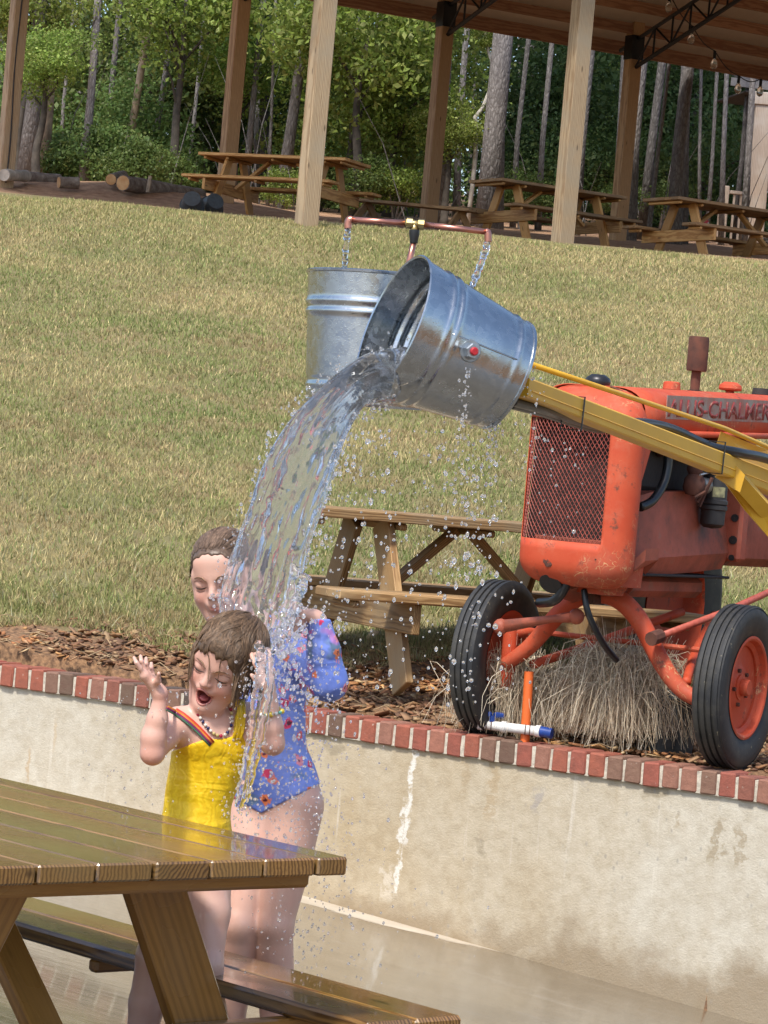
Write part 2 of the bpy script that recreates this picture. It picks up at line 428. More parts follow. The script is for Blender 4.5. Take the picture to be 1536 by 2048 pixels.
rz = math.atan2(_h.y, _h.x); slope = (WR.z - WL.z) / Vector((WR.x - WL.x, WR.y - WL.y, 0)).length
def wl(u, w, dz): # u along, w behind front face, dz below coping's top
    return M4 @ Vector((u, w, WL.z + slope * u + dz))
vv = []; ff = []
Us = list(np.arange(-7, 11.01, .5))
ring = lambda u: [(u, .022, slope * u - BH), (u, .2, slope * u - BH), (u, .2, -2.0), (u, .022, -2.0)]
b = MB(); b.loft([ring(u) for u in Us])
mw = M4 @ Matrix.Translation((0, 0, WL.z)); me = b.mesh('wall_body'); fixn(me)
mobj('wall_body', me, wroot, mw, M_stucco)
M_mortar = simple('mortar', (.6, .54, .44), .95, var=.2, scale=60, bump=.5)
b = MB(); b.loft([[(u, .008, slope * u - BH + .001), (u, BL - .008, slope * u - BH + .001), (u, BL - .008, slope * u - .009), (u, .008, slope * u - .009)] for u in Us])
me = b.mesh('mortar_bed'); fixn(me); mobj('mortar_bed', me, wroot, mw, M_mortar)
n = NT('coping_brick'); r_ = n.rand(); v_ = n.rand_vec((31, 17, 23))
base = n.ramp(r_, [(0, (.33, .10, .06)), (.2, (.30, .14, .095)), (.36, (.31, .09, .06)), (.5, (.22, .125, .085)), (.6, (.36, .15, .1)), (.72, (.15, .095, .065)), (.82, (.34, .075, .05)), (.9, (.075, .062, .052)), (.95, (.25, .09, .06))], 'CONSTANT')
c = n.mix(n.rng(n.noise(30, 5, .6, vec=v_), .35, .7, 0, .45), base, (.12, .05, .035))
c = n.mix(n.rng(n.noise(45, 4, .7, vec=v_), .66, .74, 0, .8), c, (.5, .42, .34))
n.P(Base_Color=c, Roughness=.85, Normal=n.bump(n.noise(55, 5, .7, vec=v_), .7, .006)); M_brick = n.m
def brick_mesh(seed):
    r = random.Random(seed); b = MB(); b.box((0, 0, 0), (BW, BL, BH), bev=.006)
    b.v = [(x + r.uniform(-.0022, .0022), y + r.uniform(-.0025, .0025), z + r.uniform(-.002, .002)) for x, y, z in b.v]
    me = b.mesh('brick'); fixn(me); me.materials.append(M_brick); return me
bms = [brick_mesh(k) for k in range(6)]
i0 = int(-1.6 / PITCHB); i1 = int((WLEN + 1.4) / PITCHB)
for i in range(i0, i1):
    u = (i + .5) * PITCHB; m = mw @ Matrix.Translation((u, BL / 2 + random.uniform(-.003, .003), slope * u - BH / 2 + random.uniform(-.003, .0035))) @ Matrix.Rotation(random.uniform(-.02, .02), 4, 'Z') @ Matrix.Rotation(random.uniform(-.03, .03), 4, 'Y')
    mobj('brick', random.choice(bms), wroot, m)

# ---- blades of grass on the hill (uncountable: stuff)
def attr_mat(name, rough=.7, trans=0., mul=1.0, spec=.3):
    n = NT(name); c = n.attr('col'); n.P(Base_Color=c, Roughness=rough, Specular_IOR_Level=spec)
    if trans:
        t = n.n('BsdfTranslucent'); n.set(t.inputs[0], c); mx = n.n('MixShader'); mx.inputs[0].default_value = trans
        n.t.links.new(n.b.outputs[0], mx.inputs[1]); n.t.links.new(t.outputs[0], mx.inputs[2])
        n.t.links.new(mx.outputs[0], n.t.nodes['Material Output'].inputs[0])
    return n.m
M_blade = attr_mat('grass_blade', .6, .25)
_gt = {}
def gz_arr(x, y):
    return np.array([gz(a, b) for a, b in zip(x, y)])
N = 500000
yy = 14.55 + 16.8 * rng.random(N) ** 1.2
half = .19 * yy + 1.1
xx = (rng.random(N) * 2 - 1) * half
yy += 0.25 * np.sin(xx * 3.1) * (yy < 15)
# terrain height from a lookup grid
gx = np.linspace(-8, 8, 81); gy = np.linspace(13, 33, 161)
GZ = np.array([[gz(a, b) for b in gy] for a in gx])
def look(x, y):
    i = np.clip((x + 8) / .2, 0, 79.99); j = np.clip((y - 13) / .125, 0, 159.99); a = i.astype(int); b = j.astype(int); fa = i - a; fb = j - b
    return (GZ[a, b] * (1 - fa) * (1 - fb) + GZ[a + 1, b] * fa * (1 - fb) + GZ[a, b + 1] * (1 - fa) * fb + GZ[a + 1, b + 1] * fa * fb)
def vnoise(x, y, s, seed):
    r = np.random.default_rng(seed); T = r.random((64, 64)); u = x * s; w = y * s; a = np.floor(u).astype(int); b = np.floor(w).astype(int); p = u - a; q = w - b
    p = p * p * (3 - 2 * p); q = q * q * (3 - 2 * q); g = lambda i, j: T[i % 64, j % 64]
    return g(a, b) * (1 - p) * (1 - q) + g(a + 1, b) * p * (1 - q) + g(a, b + 1) * (1 - p) * q + g(a + 1, b + 1) * p * q
zz = look(xx, yy)
n1 = vnoise(xx, yy, .55, 1) * .6 + vnoise(xx, yy, 1.7, 2) * .4; n2 = vnoise(xx, yy, 3.3, 3) * .6 + vnoise(xx, yy, 8, 4) * .4; n3 = vnoise(xx, yy, .8, 9)
keep = rng.random(N) < np.where((n2 < .3) & (yy < 17), .35, 1.0)
xx, yy, zz, n1, n2, n3 = (a[keep] for a in (xx, yy, zz, n1, n2, n3)); N = len(xx)
straw = np.array([.50, .41, .20]); olive = np.array([.32, .315, .12]); green = np.array([.205, .26, .08]); rust = np.array([.40, .27, .15])
t1 = np.clip((n1 - .36) / .2, 0, 1)[:, None]; cc = olive * (1 - t1) + straw * t1
t2 = np.clip((n3 - .45) / .2, 0, 1)[:, None] * .75; cc = cc * (1 - t2) + green * t2
t3 = np.clip((n2 - .5) / .2, 0, 1)[:, None] * .65; t3 = t3 * np.where(yy < 24, 1., .5)[:, None]; cc = cc * (1 - t3) + rust * t3
tt = np.clip((yy - 24) / 7, 0, 1)[:, None] * .5; cc = cc * (1 - tt) + straw * 1.08 * tt
pick = rng.random(N); cc[pick < .16] = green * 1.2; cc[pick > .9] = straw * 1.3
cc *= (.7 + .6 * rng.random(N))[:, None]
L = (.02 + .03 * rng.random(N)) * (1 + .35 * (rng.random(N) < .04)); L *= np.where(yy < 16.5, 1.15, 1.0)
tall = (rng.random(N) < .015) & (yy < 17.5); L[tall] *= 2.0; cc[tall] = np.array([.42, .40, .24])
wd = .0022 + .00016 * yy
az = rng.random(N) * 6.283; ln = .2 + .9 * rng.random(N)
dx = np.cos(az) * ln * L; dy = np.sin(az) * ln * L; h_ = L * np.sqrt(np.clip(1 - (ln * .8) ** 2, .08, 1))
pa = rng.random(N) * 3.1416
p0 = np.stack([xx - np.cos(pa) * wd, yy - np.sin(pa) * wd, zz - .01], 1); p1 = np.stack([xx + np.cos(pa) * wd, yy + np.sin(pa) * wd, zz - .01], 1)
p2 = np.stack([xx + dx, yy + dy, zz + h_], 1)
V = np.stack([p0, p1, p2], 1).reshape(-1, 3); Fc = np.arange(3 * N).reshape(-1, 3)
cv = np.stack([cc * .75, cc * .75, cc * 1.1], 1).reshape(-1, 3)
tag(mobj('grass', npmesh('grass', V, Fc, M_blade, False, cv)), 'short dry yellow green lawn grass covering the hillside', 'grass', kind='stuff')

# ---- bark chips behind the coping (uncountable: stuff)
N = 19000
u = rng.uniform(-1.7, WLEN + 1.6, N); w = .2 + rng.random(N) ** .8 * 2.7
P2 = np.array([[*(M4 @ Vector((a, b, 0)))[:2]] for a, b in zip(u, w)])
lim = 14.75 + .25 * (vnoise(P2[:, 0], P2[:, 1], 1.6, 5) * 2 - 1) + .12 * rng.standard_normal(N); kp = P2[:, 1] < lim; P2 = P2[kp]; N = len(P2)
zz = np.array([gz(a, b) for a, b in P2]) + rng.random(N) * .018
ln = .011 + .026 * rng.random(N) ** 1.8; wd = ln * rng.uniform(.35, .8, N); th = rng.uniform(.0015, .005, N)
q = rng.normal(0, 1, (N, 3)) * np.array([.35, .35, 0]); yaw = rng.random(N) * 6.283
ex = np.stack([np.cos(yaw), np.sin(yaw), q[:, 0]], 1); ex /= np.linalg.norm(ex, axis=1)[:, None]
ey = np.stack([-np.sin(yaw), np.cos(yaw), q[:, 1]], 1); ey -= ex * (ex * ey).sum(1)[:, None]; ey /= np.linalg.norm(ey, axis=1)[:, None]
ez = np.cross(ex, ey); C0 = np.stack([P2[:, 0], P2[:, 1], zz], 1)
cr = []
for sx in (-1, 1):
    for sy in (-1, 1):
        for sz in (-1, 1):
            j = rng.uniform(.65, 1.1, (N, 1)); cr.append(C0 + ex * (sx * ln)[:, None] * j + ey * (sy * wd)[:, None] * rng.uniform(.6, 1.1, (N, 1)) + ez * (sz * th)[:, None])
V = np.stack(cr, 1).reshape(-1, 3); base = np.array([(0, 1, 3, 2), (4, 6, 7, 5), (0, 4, 5, 1), (2, 3, 7, 6), (0, 2, 6, 4), (1, 5, 7, 3)])
Fc = (np.arange(N)[:, None, None] * 8 + base[None]).reshape(-1, 4)
pal = np.array([(.55, .3, .12), (.42, .2, .08), (.26, .12, .055), (.66, .46, .24), (.14, .075, .04), (.5, .3, .16), (.36, .16, .07)])
cc = pal[rng.integers(0, 7, N)] * (.75 + .5 * rng.random(N))[:, None]
dk = np.clip((vnoise(P2[:, 0], P2[:, 1], 1.1, 6) - .55) / .15, 0, .6)[:, None]; cc = cc * (1 - dk) + np.array([.13, .075, .05]) * dk
M_chip = attr_mat('bark_chip', .85)
tag(mobj('bark_mulch', npmesh('bark_mulch', V, Fc, M_chip, False, np.repeat(cc, 8, 0))), 'orange brown bark chips scattered between coping and lawn', 'mulch', kind='stuff')
b = MB()
for k in range(420):                                     # pine needles and twigs on the chips
    p = M4 @ Vector((random.uniform(-1.2, WLEN + 1), .22 + random.random() * 1.9, 0)); a = random.random() * 6.28; l = random.uniform(.05, .16)
    if p.y > 14.9: continue
    z = gz(p.x, p.y) + .015; mx_ = Vector((math.cos(a) * l, math.sin(a) * l, 0)); q0 = Vector((p.x, p.y, z))
    b.tube([q0 - mx_ / 2, q0 + Vector((0, 0, random.uniform(.005, .03))), q0 + mx_ / 2], random.uniform(.0012, .0032), 4, False)
tag(b.build('fallen_twigs', simple('twig', (.42, .3, .17), .9, var=.3), fix=False), 'thin pale twigs and needles lying on the bark chips', 'twigs', kind='stuff')
# ================================================================ picnic tables
M_wet = wood('wet_stained_timber', (.27, .145, .045), (.095, .044, .014), .34, 34, wet=1.0, grey=(.19, .125, .045))
M_wetleg = wood('wet_leg_timber', (.30, .145, .035), (.225, .105, .024), .38, 16, wet=.35)
M_mid = wood('weathered_timber', (.40, .25, .11), (.22, .12, .045), .6, 34, grey=(.3, .24, .15))
M_honey = wood('honey_timber', (.62, .36, .13), (.42, .2, .06), .6, 30)
M_brown = wood('brown_timber', (.42, .26, .12), (.27, .145, .06), .65, 30, grey=(.22, .17, .11))
def picnic_table(label, center, yaw, L=1.83, W=.74, nb=5, H=.75, mat=None, mat2=None, inset=.36, fz_=None, bw=None, group=None, brace=True, ov=.1, bench_n=2, cleat_end=True, bench_h=.44, lw=.138, th=.038):
    """center: ground point below the middle; local x = length, y = across"""
    T = Matrix.Translation(Vector(center)) @ Matrix.Rotation(yaw, 4, 'Z'); mat2 = mat2 or mat
    root = empty('picnic_table', center, yaw, label, 'picnic table', group)
    X3 = lambda x, y, z: T @ Vector((x, y, z))
    up = Vector((0, 0, 1))
    bws = bw or [(W - (nb - 1) * .005) / nb] * nb
    y = -W / 2
    for k, w in enumerate(bws):
        j = random.uniform(-.004, .004)
        board('tabletop_board', root, X3(-L / 2 + j, y + w / 2, H - th / 2 + random.uniform(-.001, .001)), X3(L / 2 + j, y + w / 2, H - th / 2), w, th, up, mat, .0045); y += w + .005
    cx = [-L / 2 + inset, L / 2 - inset]
    ly = lambda z: .17 + (H - th - z) * .52                     # where a leg's axis stands at height z
    ground = lambda x, y: (fz_(*(X3(x, y, 0))[:2]) - center[2]) if fz_ else 0.
    cl = list(cx) + ([-L / 2 + .075, L / 2 - .075] if cleat_end else []) + [0]
    for x in cl: board('tabletop_cleat', root, X3(x + (.042 if x in cx else 0), -W / 2 + .045, H - th - .0185), X3(x + (.042 if x in cx else 0), W / 2 - .045, H - th - .0185), .036, .034, up, mat2, .008)
    hb = bench_h - th
    for i, x in enumerate(cx):
        s_ = 1 if i == 0 else -1
        for sy in (-1, 1):
            g_ = ground(x, sy * ly(0)); dirv = X3(x, sy * ly(g_), g_) - X3(x, sy * ly(H - th), H - th)
            board('leg', root, X3(x, sy * ly(H - th), H - th - .001), X3(x, sy * ly(g_), g_ - .005), lw, .037, T.to_3x3() @ Vector((1, 0, 0)), mat2, .004)
        xb = x - s_ * .038
        board('bench_support', root, X3(xb, -(W / 2 + .36), hb - .07), X3(xb, W / 2 + .36, hb - .07), .037, .138, up, mat2, .004)
        if brace: board('brace', root, X3(x + s_ * .03, 0, hb - .05), X3(x + s_ * .46, 0, H - th - .02), .036, .085, T.to_3x3() @ Vector((0, 1, 0)), mat2, .004)
    for sy in (-1, 1):
        for k in range(bench_n):
            yy = sy * (W / 2 + ov + .07 + k * .145)
            board('bench_board', root, X3(-L / 2, yy, bench_h - th / 2), X3(L / 2, yy, bench_h - th / 2), .14, th, up, mat, .008)
        for x in (-L / 2 + .1, L / 2 - .1, 0.0): board('bench_cleat', root, X3(x, sy * (W / 2 + ov + .02), hb - .018), X3(x, sy * (W / 2 + ov + .26), hb - .018), .036, .034, up, mat2, .008)
    return root
# near, wet: its right front corner of the top
C = at(694, 1714, 6.32); e1 = Vector((-.674, .738, 0)); e2 = Vector((.738, .674, 0)); L0 = 2.0
bws = [.138] * 6 + [.082]; W0 = sum(bws) + 6 * .005
cen = C + e1 * (L0 / 2) - e2 * (W0 / 2)
# local x points along -e1 (towards the camera), so local y = -e2 x ... keep boards' narrow one at +e2
yaw0 = math.atan2(-e1.y, -e1.x)                            # x axis towards camera-right; y axis = rotate +90 deg = (e2-ish)
picnic_table('wet dark brown picnic table in the foreground, cut off by the left edge', (cen.x, cen.y, C.z - .752), yaw0, L0, W0, 7, .752, M_wet, M_wetleg, .31, None, bws, ov=.1, bench_h=.394)
# table between lawn and tractor
p = at(664, 1013, 13.75); yw = R(24); q = p + Vector((math.cos(yw), math.sin(yw), 0)) * .85 + Vector((-math.sin(yw), math.cos(yw), 0)) * .37
picnic_table('weathered picnic table on the bark chips behind the old tractor', (q.x, q.y, gz(q.x, q.y) - .005), yw, 1.9, .74, 5, p.z - gz(q.x, q.y), M_mid, None, .45, None, ov=.12, lw=.165, th=.046)
# tables under the pavilion
def hill_table(px, py, d, yaw, label, mat, L=1.83, H=.75):
    """px, py: near-left corner of the top"""
    p = at(px, py, d); c = p + Vector((math.cos(yaw), math.sin(yaw), 0)) * (L / 2) + Vector((-math.sin(yaw), math.cos(yaw), 0)) * .37
    return picnic_table(label, (c.x, c.y, p.z - H), yaw, L, .74, 5, H, mat, M_honey, .34, lambda x, y: gz(x, y) - .02)
hill_table(396, 303, 36.4, R(-24), 'honey brown picnic table on the crest beside the two dark tubs', M_honey, 1.98)
hill_table(1003, 355, 35.8, R(30), 'picnic table under the pavilion, half hidden by the right-hand pale front post', M_brown, 1.83)
hill_table(1358, 392, 34.8, R(30), 'picnic table under the pavilion cut off by the right edge, beside the porch', M_brown, 1.95)
# low bench between the first two
p = at(700, 398, 37.5); dv = (at(945, 421, 36.2) - p); r_ = empty('low_bench', (p.x, p.y, gz(p.x, p.y)), 0, 'low brown plank bench between two picnic tables on the crest', 'bench')
dn = dv.normalized(); sd = Vector((-dn.y, dn.x, 0)).normalized()
for k in (0, 1): board('seat_board', r_, p + sd * .15 * k, p + dv + sd * .15 * k, .14, .038, (0, 0, 1), M_brown)
for t in (.12, .88):
    m_ = p + dv * t
    for sgn in (-1, 1): board('leg', r_, m_ + Vector((0, 0, -.02)) + sd * .07, m_ + sd * (.07 + sgn * .2) + dn * .05 * sgn + Vector((0, 0, gz(m_.x, m_.y) - m_.z)), .09, .037, dn, M_brown)

# ================================================================ pavilion
pa = Vector((.87, .49, 0)).normalized(); pb = Vector((.49, -.87, 0)).normalized(); SP = 3.08; DEP = 8.3
M_post = wood('pale_post_timber', (.46, .34, .21), (.28, .185, .1), .7, 20, grey=(.33, .27, .19), var=.2)
M_post2 = wood('brown_post_timber', (.47, .30, .16), (.32, .18, .085), .7, 20, var=.2)
M_purl = wood('red_brown_purlin', (.38, .21, .13), (.25, .12, .07), .75, 26, knots=False)
M_black = simple('black_steel', (.012, .012, .014), .45, .3, var=.2)
B0 = at(8, 372, 37.7); B0.z = gz(B0.x, B0.y)
proot = empty('pavilion', B0 + pa * 6 + pb * 4, 0, 'open timber pavilion with black trusses and metal roof on the crest', 'pavilion')
ZT = at(1220, 75, 42.2).z                                   # top of the back posts
RS = .31
for k in range(0, 6):
    b_ = B0 + pa * SP * k; f_ = b_ + pb * DEP
    for q, mt in ((b_, M_post if k == 0 else M_post2), (f_, M_post)):
        g_ = gz(q.x, q.y) - .1
        if q is f_ and k > 1 and k < 2: continue
        board('post', proot, Vector((q.x, q.y, g_)), Vector((q.x, q.y, ZT + .25)), .185, .185, pb, mt, .006)
def roof_pt(u, t, dz=0):                                    # u along the row from B0, t from the back eave towards the front
    tt = t if t < DEP / 2 else DEP - t
    q = B0 + pa * u + pb * t; return Vector((q.x, q.y, ZT + .12 + RS * tt + dz))
U0, U1 = -2.5, 19.5
for t in (-.55, .05, .68, 1.31, 1.94, 2.57, 3.2, 3.83, DEP - .05, DEP + .55, DEP - 2, DEP - 3.2):
    board('purlin', proot, roof_pt(U0, t), roof_pt(U1, t), .04, .15 if t > -.2 else .2, (0, 0, 1), M_purl, .003)
n = NT('roof_metal'); P_ = n.sep(n.tc.outputs['Object']); n.P(Base_Color=n.mix(n.noise(6), (.56, .47, .39), (.66, .56, .47)), Roughness=.6, Metallic=0.); M_roof = n.m
k = 0; u = U0
for side in (0, 1):
    u = U0
    while u < U1:
        t0, t1 = (-.7, DEP / 2) if side == 0 else (DEP / 2, DEP + .7)
        board('roof_panel', proot, roof_pt(u + .3, t0, .095 + (int(u * 10) % 2) * .004), roof_pt(u + .3, t1, .095 + (int(u * 10) % 2) * .004), .612, .012, (0, 0, 1), M_roof, .002)
        u += .6
for k in range(0, 6):                                       # black lattice trusses above each back post
    bt = B0 + pa * SP * k; z0 = ZT - .02
    tr = None; b = MB(); lo = []; hi = []
    for t in np.arange(-.35, DEP / 2 + .1, .42):
        q = bt + pb * t; hi.append(Vector((q.x, q.y, z0 + RS * t))); lo.append(Vector((q.x, q.y, z0 - .40 + RS * t)))
    b.tube(hi, .028, 6); tr = b.build('truss', M_black, proot)
    b = MB(); b.tube(lo[1:], .03, 6); b.build('lower_chord', M_black, tr)
    for i in range(1, len(hi) - 1):
        b = MB(); b.tube([lo[i], hi[i]], .016, 5); b.build('web_bar', M_black, tr)
        b = MB(); b.tube([lo[i], hi[i + 1]] if i % 2 else [hi[i], lo[i + 1]], .016, 5); b.build('web_bar', M_black, tr)
    b = MB(); b.box((0, 0, 0), (.2, .2, .34), Matrix.Rotation(math.atan2(pa.y, pa.x), 3, 'Z')); b.v = [(x + bt.x, y + bt.y, z + z0 - .1) for x, y, z in b.v]; b.build('post_bracket', M_black, tr)
# string lights
pts = [(1290, -60), (1340, -12), (1385, 52), (1430, 102), (1478, 152), (1522, 158)]
W3 = [at(x, y, 40.5 + i * .5) for i, (x, y) in enumerate(pts)]
sl = empty('string_lights', W3[2], 0, 'string of clear bulbs hanging on a black cable under the pavilion roof', 'string lights')
b = MB(); cab = []
for i in range(len(W3) - 1):
    for t in np.linspace(0, 1, 6, endpoint=(i == len(W3) - 2)): cab.append(W3[i].lerp(W3[i + 1], t) + Vector((0, 0, -.06 * math.sin(math.pi * t))))
b.tube(cab, .008, 5); b.build('cable', M_black, sl)
n = NT('bulb_glass'); n.P(Base_Color=(1, .97, .9), Roughness=.02, Transmission_Weight=.85, IOR=1.4); M_bulb = n.m
for p in W3[1:]:
    b = MB(); b.lathe([(.001, 0), (.022, 0), (.022, -.1), (.001, -.1)], Matrix.Translation(p), 8); s_ = b.build('socket', M_black, sl)
    b = MB(); b.lathe([(.001, -.1), (.02, -.1), (.045, -.16), (.05, -.2), (.035, -.24), (.001, -.255)], Matrix.Translation(p), 10); b.build('bulb', M_bulb, s_, True)
# cable stapled down the leftmost post
b = MB(); b.tube([B0 + pb * .1 - pa * .02 + Vector((.012 * math.sin(z * 3), 0, z)) for z in np.arange(.05, 3.4, .25)], .009, 5)
tag(b.build('wall_cable', M_black), 'thin black cable running down the leftmost pavilion post', 'cable')

# ================================================================ porch at the right edge
pd = 47.; M_white = wood('whitewashed_board', (.62, .5, .4), (.5, .38, .28), .7, 14, grey=(.66, .6, .52), knots=False, var=.1)
q = at(1523, 470, pd); q.z = gz(q.x, q.y)
po = empty('porch', q, 0, 'pale timber cabin porch with railing at the right edge', 'porch')
def pt(px, py, d=pd): return at(px, py, d)
t_ = pt(1533, 190); bpt = Vector((t_.x - .02, t_.y, q.z))
board('post', po, bpt, Vector((bpt.x, bpt.y, t_.z)), .3, .3, (0, 1, 0), M_white, .01)
board('post_cap', po, Vector((bpt.x, bpt.y, t_.z - .18)), Vector((bpt.x, bpt.y, t_.z + .02)), .36, .36, (0, 1, 0), M_white, .01)
for k in range(3): board('wall_board', po, Vector((bpt.x + .5 + k * .3, bpt.y + .1, q.z)), Vector((bpt.x + .5 + k * .3, bpt.y + .1, t_.z)), .29, .03, (0, 1, 0), M_white)
r0 = pt(1462, 163); r1 = r0 + Vector((3, .6, -.02)); board('fascia', po, r0, r1, .03, .13, (0, 0, 1), simple('grey_fascia', (.2, .19, .19), .6), .004)
board('roof_sheet', po, r0 + Vector((0, 1.2, .35)), r1 + Vector((0, 1.2, .35)), 2.4, .04, (0, -.28, 1), simple('dark_roof', (.09, .08, .08), .6))
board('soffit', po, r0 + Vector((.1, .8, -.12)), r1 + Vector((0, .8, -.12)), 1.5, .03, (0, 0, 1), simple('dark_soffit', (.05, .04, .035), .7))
rl = pt(1450, 372); rz_ = rl.z
board('newel_post', po, Vector((rl.x, rl.y, q.z)), Vector((rl.x, rl.y, rz_)), .14, .14, (0, 1, 0), M_white, .012)
board('top_rail', po, Vector((rl.x + .07, rl.y, rz_ - .09)), Vector((bpt.x - .15, rl.y, rz_ - .09)), .09, .05, (0, 0, 1), M_white)
board('bottom_rail', po, Vector((rl.x + .07, rl.y, rz_ - .85)), Vector((bpt.x - .15, rl.y, rz_ - .85)), .09, .05, (0, 0, 1), M_white)
x = rl.x + .16
while x < bpt.x - .17:
    board('baluster', po, Vector((x, rl.y, rz_ - .84)), Vector((x, rl.y, rz_ - .1)), .035, .035, (0, 1, 0), M_white); x += .105
board('deck', po, Vector((rl.x - .1, rl.y + .6, rz_ - 1.0)), Vector((rl.x + 3, rl.y + .6, rz_ - 1.0)), 1.6, .12, (0, 0, 1), M_brown)
# ================================================================ the wood behind the pavilion
n = NT('pine_bark'); v = n.rand_vec((3, 5, 11))
pl = n.vor(24, vec=n.vadd(n.vmul(v, (1, 1, .3)), n.vmul(n.noise(18, 3, vec=n.vmul(v, (1, 1, .4)), out=1), (.06, .06, .02))), feature='DISTANCE_TO_EDGE'); nz = n.noise(20, 6, .7, vec=n.vmul(v, (1, 1, .25)))
c = n.mix(n.rng(nz, .3, .7), (.15, .135, .13), (.28, .26, .25)); c = n.mix(n.rng(pl, .0, .16, .6, 0), c, (.07, .06, .055))
hs = n.n('HueSaturation'); n.set(hs.inputs['Value'], n.rng(n.rand(), 0, 1, .65, 1.25)); n.set(hs.inputs['Color'], c)
n.P(Base_Color=hs.outputs[0], Roughness=.95, Normal=n.bump(pl, .8, .03)); M_bark = n.m
M_bark2 = simple('dark_bark', (.10, .085, .07), .95, var=.3, scale=9, bump=.4)
M_birch = simple('pale_bark', (.6, .56, .5), .85, var=.25, scale=9, bump=.3)
M_dead = simple('bare_dead_wood', (.42, .33, .24), .9, var=.3, scale=8, bump=.4)
def leafmat(name, val=1.0):
    n = NT(name); c = n.attr('col'); hs = n.n('HueSaturation'); n.set(hs.inputs['Hue'], n.rng(n.rand(), 0, 1, .485, .515)); n.set(hs.inputs['Value'], n.rng(n.rand(), 0, 1, .8 * val, 1.2 * val)); n.set(hs.inputs['Color'], c)
    n.P(Base_Color=hs.outputs[0], Roughness=.5, Specular_IOR_Level=.3)
    t = n.n('BsdfTranslucent'); n.set(t.inputs[0], hs.outputs[0]); mx = n.n('MixShader'); mx.inputs[0].default_value = .4
    n.t.links.new(n.b.outputs[0], mx.inputs[1]); n.t.links.new(t.outputs[0], mx.inputs[2]); n.t.links.new(mx.outputs[0], n.t.nodes['Material Output'].inputs[0]); return n.m
M_leaf = leafmat('leaf'); 
def leaf_cloud(C, size, cols, seed, flat=.5, wide=.55):
    """one folded leaf (two triangles sharing a midrib) at each point of C"""
    r = np.random.default_rng(seed); N = len(C); ls = size * r.uniform(.45, 1.6, N)
    a = r.normal(0, 1, (N, 3)); a[:, 2] -= .35; a /= np.linalg.norm(a, axis=1)[:, None]
    b = r.normal(0, 1, (N, 3)); b[:, 2] *= flat; b -= a * (a * b).sum(1)[:, None]; b /= np.linalg.norm(b, axis=1)[:, None]; nn = np.cross(a, b)
    A = a * ls[:, None]; Bv = b * (ls * wide)[:, None]; U = nn * (ls * .15)[:, None]
    V = np.stack([C - A * .5, C + Bv * .5 + U, C + A * .5, C - Bv * .5 + U], 1).reshape(-1, 3)
    F_ = np.arange(4 * N).reshape(-1, 4)
    return V, F_, np.repeat(cols, 4, 0)
def crown_mesh(name, seed, n, rad, leaf, pal, clumps=34, spread=.24, shell=.55, mat=None):
    r = np.random.default_rng(seed); d = r.normal(0, 1, (clumps, 3)); d /= np.linalg.norm(d, axis=1)[:, None]
    cc = d * (shell + (1 - shell) * r.random((clumps, 1))) * np.array(rad) * r.uniform(.75, 1.1, (clumps, 1))
    wt = r.uniform(.4, 1.5, clumps); k = r.choice(clumps, n, p=wt / wt.sum())
    P = cc[k] + r.normal(0, 1, (n, 3)) * np.array(rad) * spread * np.array([1, 1, .7])
    tone = r.uniform(.7, 1.25, clumps)[k]; pal = np.array(pal); c = pal[r.integers(0, len(pal), n)] * (tone * r.uniform(.8, 1.2, n))[:, None]
    return npmesh(name, *leaf_cloud(P, leaf, c, seed)[:2], mat or M_leaf, False, np.repeat(c, 4, 0)), cc
PAL_B = [(.23, .33, .06), (.28, .38, .08), (.18, .27, .055), (.32, .38, .11)]       # bright oak
PAL_M = [(.12, .19, .05), (.15, .22, .06), (.10, .165, .045), (.18, .23, .07)] # mid green
PAL_D = [(.08, .14, .04), (.11, .175, .05), (.065, .12, .035), (.13, .185, .06)]      # deep green
PAL_P = [(.06, .085, .025), (.085, .1, .03), (.05, .07, .02)]                         # pine needles
CR = {}
def crown(kind, var):
    if (kind, var) not in CR:
        a = dict(bright=(8500, (1.5, 1.4, 1.35), .095, PAL_B, 36, .2, .45), mid=(9500, (1.6, 1.5, 1.6), .09, PAL_M, 40, .2, .4), deep=(9500, (1.7, 1.6, 1.7), .09, PAL_D, 40, .22, .35),
                 bush=(5200, (.95, .85, .7), .075, PAL_M, 22, .24, .4), brightbush=(4200, (.9, .8, .7), .08, PAL_B, 20, .24, .4), pine=(2600, (1.9, 1.9, 2.2), .3, PAL_P, 26, .16, .4))[kind]
        m, cc = crown_mesh('crown_' + kind, hash((kind, var)) % 1000 if False else (sum(map(ord, kind)) * 7 + var * 13), *a); CR[kind, var] = (m, cc)
    return CR[kind, var]
def trunk_mesh(r0, r1, H, seed, tips=(), crook=.04, n=9):
    r = random.Random(seed); pts = []; rs = []; N = 12
    for i in range(N + 1):
        t = i / N; pts.append(Vector((crook * H * .12 * mnoise.noise(Vector((t * 2.2, seed, 0))), crook * H * .12 * mnoise.noise(Vector((t * 2.2, seed, 9))), t * H)))
        rs.append((r0 * (1 - t) + r1 * t) * (1 + .35 * max(0, .06 - t) / .06))
    b = MB(); b.tube(pts, rs, n)
    for (p, rr) in tips:
        p = Vector(p); s_ = pts[min(N, max(2, int((p.z * .75) / H * N)))]; mid_ = s_.lerp(p, .5) + Vector((r.uniform(-.1, .1), r.uniform(-.1, .1), r.uniform(-.05, .15)))
        b.tube([s_, mid_, p], [rr, rr * .65, rr * .25], 5, False)
    return b
